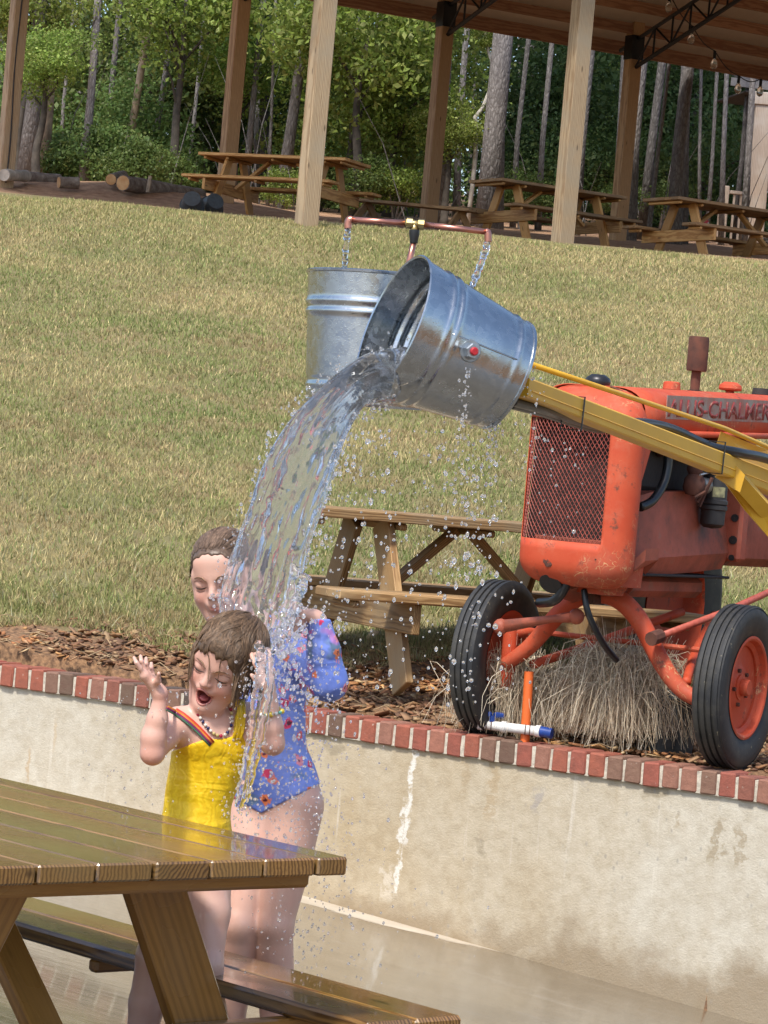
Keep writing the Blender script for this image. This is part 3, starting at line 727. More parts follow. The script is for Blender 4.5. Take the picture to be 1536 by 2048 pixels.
def tree(name, label, base, H, r0, kind, cz, sc, var, lean=(0, 0), group=None, mat=None, crook=.3, cat='tree', nb=7):
    root = empty(name, base, random.random() * 6.28 if kind != 'pine' else 0, label, cat, group)
    M = Matrix.Translation(Vector(base)) @ Matrix(((1, 0, lean[0], 0), (0, 1, lean[1], 0), (0, 0, 1, 0), (0, 0, 0, 1)))
    m, cc = crown(kind, var); rz_ = Matrix.Rotation(random.random() * 6.28, 4, 'Z')
    cm = M @ Matrix.Translation((0, 0, cz)) @ rz_ @ Matrix.Scale(sc, 4)
    tips = [((M.inverted() @ cm) @ Vector(c), max(.012, r0 * .3)) for c in cc[:nb]]
    b = trunk_mesh(r0, r0 * (.55 if kind == 'pine' else .35), H, int(base[0] * 97 + base[1] * 31), tips, crook, 10 if r0 > .1 else 6)
    me = b.mesh('trunk'); mobj('trunk', me, root, M, mat or M_bark, True)
    mobj('crown', m, root, cm)
    return root
def stand(px, py, d):
    p = at(px, py, d); return (p.x, p.y, gz(p.x, p.y) - .05)
def pine(px, wpx, label, d=44, lean=0.0, mat=None, crook=.25, group='pine trunks of the wood', name='pine_tree', H=17, thin=False):
    d = min(d, 42.5 + (d - 44) * .45) if d > 44 else d; b = stand(px, 380, d); r0 = wpx / (6000 / d) / 2
    return tree(name, label, b, H, r0, 'pine', H - 1.5, 1.0, random.randint(0, 1), (lean, 0), group, mat, crook, nb=9)
pine(48, 30, 'stout grey pine trunk beside the leftmost pavilion post', 45)
pine(84, 21, 'pale brown pine trunk just right of the stout leftmost pine', 47, mat=M_dead)
pine(165, 18, 'slim grey pine trunk leaning right above the cut logs', 46, .055)
pine(243, 17, 'pale bare snag among leaves between leaning pine and pavilion', 52, mat=M_dead)
pine(335, 11, 'thin grey pine trunk above the wooden stake', 50)
pine(470, 15, 'left one of two slim pines behind the honey table', 50)
pine(490, 14, 'right one of two slim pines behind the honey table', 51)
pine(562, 25, 'grey pine trunk behind the middle of the honey table', 50, .02)
pine(516, 12, 'slender dark pine between the twin pines and the grey pine', 54)
pine(882, 27, 'grey pine trunk just right of the second brown post', 48, -.01)
pine(985, 46, 'thickest grey pine trunk, left of the right-hand pale post', 46, .035)
pine(918, 15, 'dim slim pine between two stout grey pines', 55)
pine(1158, 18, 'slim grey pine between the right pale post and brown post', 48, .005)
pine(1146, 9, 'thin leaning sapling trunk left of the slim grey pine', 49, .05)
pine(1262, 31, 'stout grey pine right of the last brown post', 47)
pine(1292, 20, 'grey pine close behind the stout one by the brown post', 51, .01)
pine(1304, 9, 'thin pale leaning trunk right of the stout pine pair', 46, .055)
pine(1330, 15, 'dim pine trunk between the pine pair and the split pine', 54)
pine(1356, 28, 'left stem of the split grey pine behind the right table', 47, -.005)
pine(1372, 24, 'right stem of the split grey pine behind the right table', 48, .012)
pine(1452, 11, 'thin pine leaning right beside the porch railing', 52, .05)
pine(1497, 15, 'grey pine close to the porch post', 51, .01)
for px, lab in ((118, 'dim slender pine just right of the pale brown pine trunk'), (205, 'dim slender pine between the leaning pine and the pale snag'), (292, 'dim slender pine above the gap between cut logs and stake'), (372, 'dim slender pine left of the first brown post'),
                (540, 'dim slender pine close left of the grey pine behind the honey table'), (690, 'dim slender pine right of the left pale post, among bright leaves'), (745, 'dim slender pine midway between left pale post and second brown post'), (805, 'dim slender pine close left of the second brown post'),
                (1030, 'dim slender pine close right of the thickest pine'), (1080, 'dim slender pine close left of the right-hand pale post'), (1238, 'dim slender pine just right of the last brown post'),
                (1405, 'left one of two dim slender pines right of the split pine'), (1426, 'right one of two dim slender pines right of the split pine'), (1475, 'dim slender pine between the thin leaning pine and the pine by the porch')):
    pine(px + random.uniform(-4, 4), random.uniform(7, 14), lab, random.uniform(50, 58), random.uniform(-.01, .04), group='dim slender pines deeper in the wood')
# white crooked sapling
b_ = stand(938, 405, 44); root = empty('crooked_sapling', b_, 0, 'crooked white sapling beside the thickest pine', 'tree')
zz_ = [(938, 410), (945, 370), (951, 310), (952, 250), (950, 235), (966, 215), (984, 170), (986, 130), (976, 100), (970, 60), (972, 20), (975, -40)]
bb = MB(); pts = [at(x, y, 44) for x, y in zz_]; pts[0].z = b_[2]; bb.tube(pts, [.035, .035, .034, .033, .033, .03, .03, .028, .026, .024, .02, .015], 7)
bb.tube([at(984, 170, 44), at(1000, 130, 44.2), at(1012, 60, 44.4)], [.014, .01, .005], 5); bb.build('trunk', M_birch, root, True)
m, cc = crown('brightbush', 2); mobj('crown', m, root, Matrix.Translation(at(972, -60, 44)) @ Matrix.Scale(.7, 4))
m2, _ = crown('brightbush', 3); mobj('leaf_sprig', m2, root, Matrix.Translation(at(975, 75, 44)) @ Matrix.Scale(.28, 4))
# leafy trees and shrubs, each with its own place
leafy = [  # px, py of crown centre, distance, scale, kind, label
 (95, 120, 40.5, .42, 'bright', 'small oak with yellow green leaves beside the leftmost post'),
 (60, 40, 43, .6, 'bright', 'oak crown at the top left corner behind the leftmost post'),
 (300, 60, 50, 1.25, 'mid', 'mid green tree above the cut logs at upper left'),
 (150, 230, 52, 1.15, 'mid', 'mid green tree behind the leaning slim pine'),
 (370, 30, 45, .8, 'bright', 'bright oak crown left of the first brown post'),
 (285, 285, 47, .8, 'mid', 'rounded leafy tree above the cut log ends'),
 (395, 170, 53, 1.2, 'deep', 'dark tree directly left of the first brown post'),
 (482, 150, 46, .5, 'bright', 'small bright tree right of the first brown post'),
 (545, 60, 51, 1.2, 'mid', 'mid green tree between first brown post and pale post'),
 (590, 210, 55, 1.2, 'deep', 'dark tree behind the left pale post'),
 (730, 90, 44, 1.0, 'bright', 'large sunlit bright tree right of the left pale post'),
 (705, 235, 46, .95, 'bright', 'lower sunlit tree between the left pale post and brown post'),
 (795, 190, 45, .75, 'bright', 'bright tree left of the second brown post'),
 (780, 310, 48, .8, 'mid', 'mid green tree low beside the second brown post'),
 (655, 330, 50, .85, 'mid', 'leafy tree low behind the left pale post'),
 (905, 255, 44, .42, 'bright', 'small yellow green tree in front of the grey pine'),
 (860, 120, 50, .8, 'bright', 'bright tree behind the second brown post'),
 (1085, 180, 54, 1.25, 'deep', 'dark tree left of the right pale post'),
 (1150, 320, 56, 1.15, 'deep', 'dark tree low behind the right pale post'),
 (1060, 350, 52, .8, 'deep', 'dark tree above the middle picnic table'),
 (1215, 330, 52, .6, 'mid', 'small tree behind the last brown post'),
 (1425, 210, 55, 1.3, 'deep', 'deep green tree left of the porch roof'),
 (1410, 350, 52, .95, 'deep', 'deep green tree above the right-hand picnic table'),
 (1480, 300, 57, 1.2, 'deep', 'deep green tree behind the porch post'),
 (1330, 250, 58, 1.2, 'mid', 'mid green tree behind the split pine'),
 (1240, 200, 60, 1.3, 'deep', 'dark tree behind the last brown post'),
 (20, 250, 50, .9, 'mid', 'mid green tree at the left edge behind the stout pine'),
 (440, 290, 56, 1.1, 'deep', 'dark tree behind the honey table'),
]
for i, (px, py, d, sc, kind, lab) in enumerate(leafy):
    c = at(px, py, d); g_ = gz(c.x, c.y) - .05; cz = c.z - g_
    tree('broadleaf_tree', lab, (c.x, c.y, g_), cz, .05 + .05 * sc, kind, cz, sc, i % 3, group='leafy trees of the wood', crook=.35, mat=M_bark2)
shr = [(215, 330, 43.5, .75, 'bush', 'round green shrub left of the cut log ends'), (275, 335, 43, .65, 'bush', 'round green shrub behind the cut logs'), (120, 325, 44, .6, 'bush', 'leafy shrub between the stout pine and leaning pine'), (345, 350, 45, .5, 'bush', 'low shrub behind the wooden stake'),
 (560, 372, 44, .42, 'brightbush', 'small bright shrub seen below the honey tabletop'), (640, 372, 46, .6, 'bush', 'low shrub behind the left pale post'), (730, 372, 44, .6, 'bush', 'low shrub right of the honey table'), (795, 375, 44, .5, 'brightbush', 'low bright shrub left of the second brown post'),
 (1045, 390, 45, .5, 'bush', 'low shrub behind the middle picnic table'), (1345, 405, 45, .4, 'bush', 'low shrub behind the right-hand picnic table'), (1240, 400, 45, .35, 'bush', 'small shrub at the foot of the last brown post'), (20, 320, 46, .6, 'bush', 'shrub at the left edge behind the leftmost post')]
for i, (px, py, d, sc, kind, lab) in enumerate(shr):
    c = at(px, py, d); g_ = gz(c.x, c.y) - .03; m, cc = crown(kind, i % 3); root = empty('shrub', (c.x, c.y, g_), 0, lab, 'shrub', 'shrubs at the edge of the wood')
    cz = max(.3, c.z - g_); cm = Matrix.Translation((c.x, c.y, g_ + cz)) @ Matrix.Rotation(i * 1.3, 4, 'Z') @ Matrix.Scale(sc, 4)
    b = MB()
    for k in range(6): q = cm @ Vector(cc[k]); b.tube([(c.x, c.y, g_ - .05), Vector((c.x, c.y, g_)).lerp(q, .5) + Vector((.05, 0, .08)), q], [.022, .015, .005], 5, False)
    b.build('stem', M_bark, root, True, fix=False); mobj('crown', m, root, cm)
# the depth of the wood: dim trunks and a mass of foliage nobody could count
b = MB(); r = random.Random(4)
for k in range(110):
    y = r.uniform(54, 76); x = r.uniform(-.36, .36) * y; z = gz(x, y) - .1; rr = r.uniform(.05, .16); l = r.uniform(-.04, .07)
    b.tube([(x, y, z), (x + l * 8, y, z + 8), (x + l * 16, y, z + 16)], [rr, rr * .8, rr * .5], 6, False)
tag(b.build('distant_trunks', M_bark, None, True, fix=False), 'dim far tree trunks deep in the wood', 'wood', kind='stuff')
N = 80000; y = rng.uniform(60, 82, N); x = rng.uniform(-.42, .42, N) * y; z = np.array([gz(0, q) for q in y]) + rng.random(N) ** 1.1 * 16
k = vnoise(x, z, .35, 21); kp = rng.random(N) < .45 + .75 * k; P_ = np.stack([x, y, z], 1)[kp]; N = len(P_)
pal = np.array(PAL_D + PAL_M[:2]); c = pal[rng.integers(0, len(pal), N)] * rng.uniform(.6, 1.2, (N, 1))
V, F_, cv = leaf_cloud(P_, .34, c, 77); tag(mobj('distant_foliage', npmesh('distant_foliage', V, F_, M_leaf, False, cv)), 'mass of dark green foliage deep in the wood', 'foliage', kind='stuff')
# bare twigs in the understorey
b = MB()
for k in range(50):
    d = r.uniform(43, 50); p = at(r.uniform(0, 1536), r.uniform(330, 440), d); g_ = gz(p.x, p.y); l = r.uniform(.6, 2.2); a = r.uniform(-1, 1)
    q = Vector((p.x, p.y, g_)); b.tube([q, q + Vector((a * .25 * l, r.uniform(-.3, .3), l * .55)), q + Vector((a * .6 * l, r.uniform(-.5, .5), l))], [.009, .006, .002], 4, False)
tag(b.build('bare_twigs', M_bark, fix=False), 'thin bare twigs standing at the edge of the wood', 'twigs', kind='stuff')
# ---- logs, stake, tubs
n = NT('log_bark'); v = n.rand_vec(); nz = n.noise(10, 5, .7, vec=v); n.P(Base_Color=n.ramp(nz, [(.3, (.09, .06, .045)), (.55, (.22, .18, .15)), (.75, (.36, .33, .29))]), Roughness=.95, Normal=n.bump(nz, .8, .02)); M_log = n.m
n = NT('cut_wood'); v = n.rand_vec(); n.P(Base_Color=n.ramp(n.noise(14, 4, vec=v), [(.3, (.5, .25, .1)), (.7, (.62, .4, .2))]), Roughness=.85); M_cut = n.m
def log(p0, p1, r_, label, cut=True, mat=M_log):
    p0 = Vector(p0); p1 = Vector(p1); ax = p1 - p0; N = 9; pts = [p0 + ax * (i / N) for i in range(N + 1)]
    root = empty('log', ((p0 + p1) / 2), 0, label, 'log', 'cut logs on the bank')
    b = MB(); b.tube(pts, [r_ * (1 + .1 * mnoise.noise(Vector((i * .9, p0.x * 5, 0)))) for i in range(N + 1)], 12); b.build('bark', mat, root, auto=40)
    if cut:
        for q, s_ in ((p0, -1), (p1, 1)):
            d_ = ax.normalized() * s_; b = MB(); b.tube([q - d_ * .01, q + d_ * .006], r_ * .93, 12); b.build('cut_end', M_cut, root)
def lg(a, b, da, db, r_, label, cut=True, mat=M_log): log(at(*a, da), at(*b, db), r_, label, cut, mat)
lg((8, 350), (52, 352), 37.4, 38.2, .075, 'short whitish log at the foot of the leftmost post', False, M_birch)
lg((30, 356), (118, 364), 38.6, 39.0, .1, 'long grey log lying below the stout pine')
lg((118, 365), (156, 366), 37.9, 38.0, .075, 'grey log with pale sawn ends below the leaning pine')
lg((222, 359), (246, 352), 38.2, 39.2, .075, 'short log facing the camera with an orange sawn end')
lg((246, 366), (400, 392), 38.0, 39.8, .1, 'long grey log with an orange split end, right of the short one')
lg((262, 368), (330, 385), 39.6, 39.9, .07, 'thin grey log behind the long split log')
p = at(296, 385, 37.8); q = at(301, 352, 37.8); b = MB(); b.tube([p, p.lerp(q, .5), q], [.03, .028, .024], 7); tag(b.build('stake', M_dead), 'short pale wooden stake standing by the cut logs', 'stake')
M_tub = simple('black_plastic', (.05, .062, .07), .45, var=.2)
for k, (px, py, d, lab) in enumerate([(385, 404, 34.4, 'left one of two dark plastic tubs lying beside the honey table'), (424, 402, 34.6, 'right one of two dark plastic tubs lying beside the honey table')]):
    p = at(px, py, d); p.z = gz(p.x, p.y) + .06
    m = Matrix.Translation(p) @ Matrix.Rotation(R(62), 4, 'X') @ Matrix.Rotation(R(k * 20), 4, 'Y'); root = empty('plastic_tub', p, 0, lab, 'tub', 'dark tubs on the crest')
    b = MB(); b.lathe([(.001, .14), (.1, .14), (.135, -.02), (.128, -.02), (.094, .13), (.001, .13)], m, 24); b.build('body', M_tub, root, auto=35)
    b = MB(); b.lathe([(.13, -.028), (.148, -.028), (.148, -.004), (.13, -.004)], m, 24, True); b.build('rim', M_tub, root, auto=35)
# small yard sign leaning under the right table
p = at(1400, 455, 36.2); root = empty('yard_sign', p, 0, 'small white and red board sign leaning under the right-hand table', 'sign')
a0 = at(1391, 462, 36.2); a1 = at(1416, 444, 36.4); un = (at(1397, 440, 36.2) - at(1400, 455, 36.2)).normalized()
board('panel', root, a0, a1, .02, .09, un, simple('sign_white', (.75, .75, .72), .5))
board('red_field', root, a0.lerp(a1, .55) + Vector((0, -.013, .022)), a0.lerp(a1, .98) + Vector((0, -.013, .022)), .004, .045, un, simple('sign_red', (.6, .04, .04), .5), .001)
board('black_border', root, a0 + Vector((0, -.014, 0)) + un * .042, a1 + Vector((0, -.014, 0)) + un * .042, .004, .008, un, M_black, .001)
# ================================================================ the old orange tractor
th_ = R(28); Fv = Vector((-math.sin(th_), -math.cos(th_), 0)); Lv = Vector((math.cos(th_), -math.sin(th_), 0)); TRK = 1.12
_nw = at(1472, 1373, 12.6); TO = _nw - Lv * TRK / 2; TO.z = _nw.z - .345
TIL = .045
def T(u, v, h): return TO + Fv * u + Lv * v + Vector((0, 0, h))           # wheels, axle
V0 = -.06
def TB(u, v, h): return T(u, v + V0, h - TIL * (u - .2) * 1.0)             # body, nose slightly down
n = NT('faded_orange_paint'); v = n.tc.outputs['Object']
a = n.noise(5, 5, .6, vec=v); b_ = n.noise(16, 6, .7, vec=v); dirt = n.noise(3, 4, vec=v)
c = n.mix(n.rng(a, .3, .7), (.46, .058, .022), (.54, .098, .042)); c = n.mix(n.rng(dirt, .5, .75, 0, .5), c, (.36, .06, .035))
crk = n.vor(26, vec=n.vadd(v, n.vmul(n.noise(9, 3, vec=v, out=1), (.16, .16, .16))), feature='DISTANCE_TO_EDGE')
msk = n.math('MULTIPLY', n.rng(crk, .012, .035, 1, 0), n.math('MULTIPLY', n.rng(n.noise(3.3, 3, vec=v), .52, .6), n.rng(n.noise(24, 3, .6, vec=v), .46, .56))); c = n.mix(n.math('MULTIPLY', msk, .85), c, (.62, .42, .2))
c = n.mix(n.rng(n.noise(7, 6, .75, vec=v), .5, .72, 0, .5), c, (.5, .17, .1)); c = n.mix(n.rng(b_, .59, .68, 0, .9), c, (.14, .055, .035)); c = n.mix(n.rng(n.noise(2.2, 6, .75, vec=v), .52, .7, 0, .55), c, (.27, .075, .05))
n.P(Base_Color=c, Roughness=n.rng(a, .3, .7, .5, .75), Specular_IOR_Level=.3, Normal=n.bump(b_, .12, .004)); M_red = n.m
n = NT('greasy_red_casting'); v = n.tc.outputs['Object']; a = n.noise(4, 6, .65, vec=v); b_ = n.noise(22, 5, .7, vec=v)
c = n.ramp(a, [(.3, (.10, .05, .035)), (.45, (.30, .075, .04)), (.6, (.42, .1, .055)), (.75, (.26, .16, .11))]); c = n.mix(n.rng(b_, .6, .75, 0, .7), c, (.07, .04, .03))
n.P(Base_Color=c, Roughness=.62, Normal=n.bump(n.math('ADD', a, n.math('MULTIPLY', b_, .4)), .35, .012)); M_cast = n.m
M_rust = simple('rust', (.13, .05, .032), .9, var=.3, scale=18, bump=.4)
M_dark = simple('engine_grime', (.03, .026, .024), .75, var=.3, scale=20, bump=.4)
n = NT('tyre_rubber'); v = n.tc.outputs['Object']; c = n.mix(n.rng(n.noise(6, 5, .7), .45, .75), (.016, .017, .019), (.06, .055, .045)); c = n.mix(n.rng(n.noise(40, 4, .7), .66, .72, 0, .8), c, (.3, .26, .17)); n.P(Base_Color=c, Roughness=.62, Normal=n.bump(n.noise(30, 4), .2, .004)); M_tyre = n.m
M_hose = simple('black_hose', (.014, .015, .017), .32, var=.15)
M_rad = simple('radiator_core', (.04, .025, .022), .8, var=.5, scale=9, bump=.5, c2=(.01, .008, .007))
tr = empty('tractor', TO, 0, 'old faded orange tractor with mesh grille parked behind the brick coping', 'tractor')

def wheel(c, ax, r, w, rim, ribs=True):
    """ax points outwards"""
    m = tframe(c, ax); s = r / .345; h = w / 2
    pr = []
    prof = [(rim, -h * .62), (rim + .01, -h * .8), (r * .86, -h * 1.02), (r * .945, -h * .95), (r * .985, -h * .78)]
    for k in range(4):                   # circumferential ribs
        z0 = -h * .74 + k * h * .42; prof += [(r, z0), (r * 1.003, z0 + h * .1), (r, z0 + h * .25), (r * .975, z0 + h * .28), (r * .975, z0 + h * .38)]
    prof += [(r * .985, h * .8), (r * .945, h * .95), (r * .86, h * 1.02), (rim + .01, h * .8), (rim, h * .62)]
    root_b = MB(); root_b.lathe(prof + [(rim, 0)], m, 64, True); wh = root_b.build('wheel', M_tyre, tr, auto=50)
    wh['label'] = 'black ribbed tyre with orange disc'
    b = MB(); b.lathe([(rim + .014, h * .86), (rim + .004, h * .9), (rim - .004, h * .84), (rim - .012, h * .5), (rim - .022, h * .45), (rim - .03, h * .36), (rim * .86, h * .2), (rim * .5, h * .1), (rim * .42, h * .22), (.03, h * .3), (.001, h * .3), (.001, -h * .1), (rim * .86, -h * .2), (rim - .01, -h * .6), (rim + .012, -h * .85)], m, 48); b.build('rim', M_red, wh, auto=40)
    b = MB(); b.lathe([(.001, h * .9), (.03, h * .9), (.036, h * .78), (.036, h * .4), (.055, h * .36), (.055, h * .1), (.001, h * .1)], m, 20); b.build('hub', M_red, wh, auto=40)
    for k in range(5):
        w_ = k * 2 * math.pi / 5; p = m @ Vector((.075 * math.cos(w_), .075 * math.sin(w_), h * .24)); b = MB(); b.lathe([(.001, .012), (.009, .012), (.009, -.01), (.001, -.01)], tframe(p, ax), 6); b.build('bolt', M_rust, wh)
    return wh
wheel(T(0, TRK / 2, .345), Lv, .345, .135, .205)
wheel(T(0, -TRK / 2, .345), -Lv, .345, .135, .205)
for sv in (-1, 1): wheel(T(-1.85, sv * .62, .58), Lv * sv, .6, .28, .36)

# ---- front shell with an opening for the mesh
HW, FR, UF, HB, HT = .252, .093, .45, .715, 1.555
def sec(i, rear, nf=26):
    """outline (u, v) from rear right round the front to rear left, inset by i"""
    w = HW - i; uf = UF - i; r = max(.012, FR - i * .3); out = [(rear, -w), (rear + (uf - r - rear) * .5, -w)]
    for k in range(9): a = math.pi / 2 * k / 8; out.append((uf - r + r * math.sin(a), -(w - r) - r * math.cos(a)))
    for k in range(1, nf): t = k / nf; vv_ = -(w - r) + 2 * (w - r) * t; out.append((uf + .012 * math.sin(math.pi * t), vv_))
    for k in range(9): a = math.pi / 2 * k / 8; out.append((uf - r + r * math.cos(a), (w - r) + r * math.sin(a)))
    out += [(rear + (uf - r - rear) * .5, w), (rear, w)]
    return out
hs_ = []
rb = .11
for k in range(8): a = math.pi / 2 * k / 8; hs_.append((HB + rb - rb * math.cos(a), rb * (1 - math.sin(a))))
hs_ += [(h, 0) for h in np.linspace(HB + rb, 1.41, 16)]
for k in range(1, 9): a = math.pi / 2 * k / 8; hs_.append((1.41 + .145 * math.sin(a), .17 * (1 - math.cos(a))))
REAR = .34
rings = [[TB(u, vv_, h) for (u, vv_) in sec(i, REAR if i < .05 else min(REAR, UF - i - .15) if False else REAR - .001)] for (h, i) in hs_]
# opening: columns between left wrap and right flat edge, rows between the mesh heights
nsec = len(rings[0]); b = MB(); b.v = [p for r in rings for p in r]
c0, c1 = 4, 2 + 9 + 26 - 2
for j in range(len(rings) - 1):
    h = hs_[j][0]
    for k in range(nsec - 1):
        if HB + rb + .045 < h < 1.395 and c0 <= k < c1: continue
        b.f.append((j * nsec + k, j * nsec + k + 1, (j + 1) * nsec + k + 1, (j + 1) * nsec + k))
k = len(rings) - 1; b.f.append(tuple(k * nsec + i for i in range(nsec)))
o = b.build('grille_shell', M_red, tr, auto=50); sm = o.modifiers.new('thick', 'SOLIDIFY'); sm.thickness = .004; sm.offset = -1
# expanded-metal mesh (real diamonds)
b = MB(); front = sec(.004, REAR); h0, h1 = HB + rb + .02, 1.425
def fpt(s):
    s = max(0, min(len(front) - 1.001, s)); i = int(s); f_ = s - i; return front[i][0] * (1 - f_) + front[i + 1][0] * f_, front[i][1] * (1 - f_) + front[i + 1][1] * f_
# arc-length table so that the diamonds are even
al = [0]
for i in range(len(front) - 1): al.append(al[-1] + math.dist(front[i], front[i + 1]))
def farc(s):
    i = max(0, min(len(al) - 2, int(np.searchsorted(al, s) - 1))); return fpt(i + (s - al[i]) / max(1e-6, al[i + 1] - al[i]))
a0, a1 = al[c0 - 1], al[c1 + 1]; NC, NR = 23, 20
for k in range(2 * NC):
    pts = []
    for j in range(2 * NR + 1):
        q = farc(min(a0 + (a1 - a0) * (k * .5 + .5 * ((j + k) % 2)) / NC, a1)); pts.append(TB(q[0], q[1], h0 + (h1 - h0) * j / (2 * NR)))
    b.tube(pts, .0019, 4, False)
b.build('grille_mesh', simple('mesh_red', (.42, .1, .07), .6, var=.3), tr, fix=False)
b = MB(); b.box((0, 0, 0), (.1, .44, .66)); Mr = Matrix(((Fv.x, Lv.x, 0, 0), (Fv.y, Lv.y, 0, 0), (0, 0, 1, 0), (0, 0, 0, 1)))
def tbox(c, d, name, mat, bev=.004, parent=None, rot=None):
    b = MB(); m = Mr.to_3x3() if rot is None else Mr.to_3x3() @ rot; b.box((0, 0, 0), d, m, bev); b.v = [tuple(Vector(q) + c) for q in b.v]; return b.build(name, mat, parent or tr)
tbox(TB(.33, 0, 1.13), (.05, .485, .62), 'radiator', M_rad)
tbox(TB(.372, -.0, .89), (.02, .38, .05), 'radiator_bottom', M_cast)
b = MB(); b.lathe([(.001, 0), (.021, 0), (.024, .004), (.02, .006), (.001, .006)], tframe(TB(.455, -.08, .815), Fv), 10); b.v = [(x + random.uniform(-.003, .003), y, z + random.uniform(-.006, .006)) for x, y, z in b.v]; b.build('crank_hole', M_rust, tr)
b = MB(); b.lathe([(.001, 0), (.05, 0), (.05, .012), (.001, .012)], tframe(TB(.395, -.09, .722), Fv + Vector((0, 0, -.8))), 16); b.build('lower_notch', M_dark, tr)
for (vv_, h) in ((.13, .84), (.185, 1.0), (.16, .835)):
    b = MB(); b.ball(TB(.452 if vv_ < .15 else .43, vv_, h), .007, 5); b.build('rivet', M_rust, tr)
# ---- hood
def hsec(w, top, low, r=.135):
    out = [(-w, low), (-w, low + .06)]
    for k in range(8): a = math.pi / 2 * k / 7; out.append((-(w - r) - r * math.cos(a), top - r * .8 + r * .8 * math.sin(a)))
    for k in range(8): a = math.pi / 2 * (1 - k / 7); out.append(((w - r) + r * math.cos(a), top - r * .8 + r * .8 * math.sin(a)))
    out += [(w, low + .06), (w, low)]; return out
rings = []
for u in np.linspace(REAR - .004, -1.75, 12): rings.append([TB(u, vv_, h) for vv_, h in hsec(HW - .004, 1.56, 1.385)])
b = MB(); b.loft(rings, cap=False, closed=False); o = b.build('hood', M_red, tr, auto=40); o.modifiers.new('thick', 'SOLIDIFY').thickness = .004
b = MB(); b.tube([TB(.33, HW + .002, 1.375), TB(-1.75, HW + .002, 1.375)], .014, 10); b.build('hood_bead', M_red, tr, True)
b = MB(); b.tube([TB(.33, -HW - .002, 1.375), TB(-1.75, -HW - .002, 1.375)], .014, 10); b.build('hood_bead', M_red, tr, True)
# seam strap between shell and hood, with the side cheek
b = MB(); b.tube([TB(REAR, HW * math.cos(a) if a < 1.2 else HW * .3, 1.40 + .165 * math.sin(a)) for a in np.linspace(0, 1.3, 8)], .005, 6); b.build('hood_seam', M_rust, tr, True)
b = MB(); b.prism([TB(REAR + .002, HW - .003, 1.39), TB(REAR - .1, HW - .003, 1.39), TB(REAR - .08, HW - .003, 1.3), TB(REAR - .03, HW - .003, 1.2), TB(REAR + .002, HW - .003, 1.14)], Lv * -.006); b.build('cheek_plate', M_red, tr)
# decal band and lettering
n = NT('worn_decal'); v = n.tc.outputs['Object']; n.P(Base_Color=n.mix(n.rng(n.noise(9, 5, .7, vec=v), .4, .62), (.33, .30, .25), (.37, .13, .09)), Roughness=.7); M_decal = n.m
b = MB(); b.box((0, 0, 0), (1.34, .003, .1), Mr.to_3x3() @ Matrix.Rotation(0, 3, 'Z')); md = Matrix.Rotation(math.atan(TIL), 3, Lv)
b.v = [tuple(md @ Vector(q) + TB(-.54, HW - .0035, 1.487)) for q in b.v]; b.build('decal_band', M_decal, tr)
n = NT('worn_letter_red'); v = n.tc.outputs['Object']; n.P(Base_Color=n.mix(n.rng(n.noise(40, 4, .7, vec=v), .52, .66), (.27, .035, .03), (.4, .22, .17)), Roughness=.65); M_let = n.m
def lettering(txt, width, height, origin, ex, ey, parent, mat, name='lettering', off=.0, ext=.0015, bold=.0):
    cu = bpy.data.curves.new('txt', 'FONT'); cu.body = txt; cu.size = 1; cu.extrude = 0; cu.offset = bold; to = bpy.data.objects.new('txt_tmp', cu); COL.objects.link(to)
    bpy.context.view_layer.update(); me = bpy.data.meshes.new_from_object(to.evaluated_get(bpy.context.evaluated_depsgraph_get())); bpy.data.objects.remove(to)
    co = np.zeros(len(me.vertices) * 3); me.vertices.foreach_get('co', co); co = co.reshape(-1, 3); lo = co.min(0); hi = co.max(0); co = (co - lo) / np.maximum(hi - lo, 1e-6)
    ex = Vector(ex).normalized(); ey = Vector(ey).normalized(); nn = ex.cross(ey)
    W3_ = np.outer(co[:, 0] * width, ex) + np.outer(co[:, 1] * height, ey) + np.outer(np.full(len(co), off), nn)
    me.vertices.foreach_set('co', W3_.astype(np.float32).ravel()); me.update()
    o = mobj(name, me, parent, Matrix.Translation(origin), mat); s_ = o.modifiers.new('thick', 'SOLIDIFY'); s_.thickness = ext; s_.offset = 0; return o
ex = -Fv + Vector((0, 0, TIL)); lettering('ALLIS-CHALMERS', 1.27, .076, TB(.115, HW - .0005, 1.447), ex, (0, 0, 1), tr, M_let, bold=.022)
# caps, muffler
def upright(u, prof, name, mat, n_=24, vo=0, top=1.56):
    b = MB(); b.lathe(prof, Matrix.Translation(TB(u, vo, top)), n_); return b.build(name, mat, tr, auto=40)
upright(.30, [(.001, .045), (.03, .045), (.05, .03), (.055, .015), (.05, 0), (.001, 0)], 'radiator_cap', simple('tarnished_black', (.04, .04, .045), .35, .5))
upright(-.77, [(.001, .0), (.022, .0), (.022, .09), (.045, .09), (.047, .1), (.047, .235), (.044, .245), (.001, .245)], 'muffler', M_rust)
upright(-.5, [(.001, .035), (.03, .035), (.038, .03), (.04, .0), (.001, 0)], 'filler_cap', M_red)
upright(-1.2, [(.001, .05), (.03, .05), (.052, .035), (.055, .02), (.05, .012), (.02, .008), (.02, -.01), (.001, -.01)], 'fuel_cap', M_red)
upright(-1.6, [(.001, .03), (.04, .03), (.045, .0), (.001, 0)], 'tank_gauge', M_dark)
b = MB(); b.lathe([(.001, .002), (.033, .002), (.033, -.004), (.001, -.004)], Matrix.Translation(TB(-.77, 0, 1.561)), 16); b.build('muffler_hole', M_dark, tr)
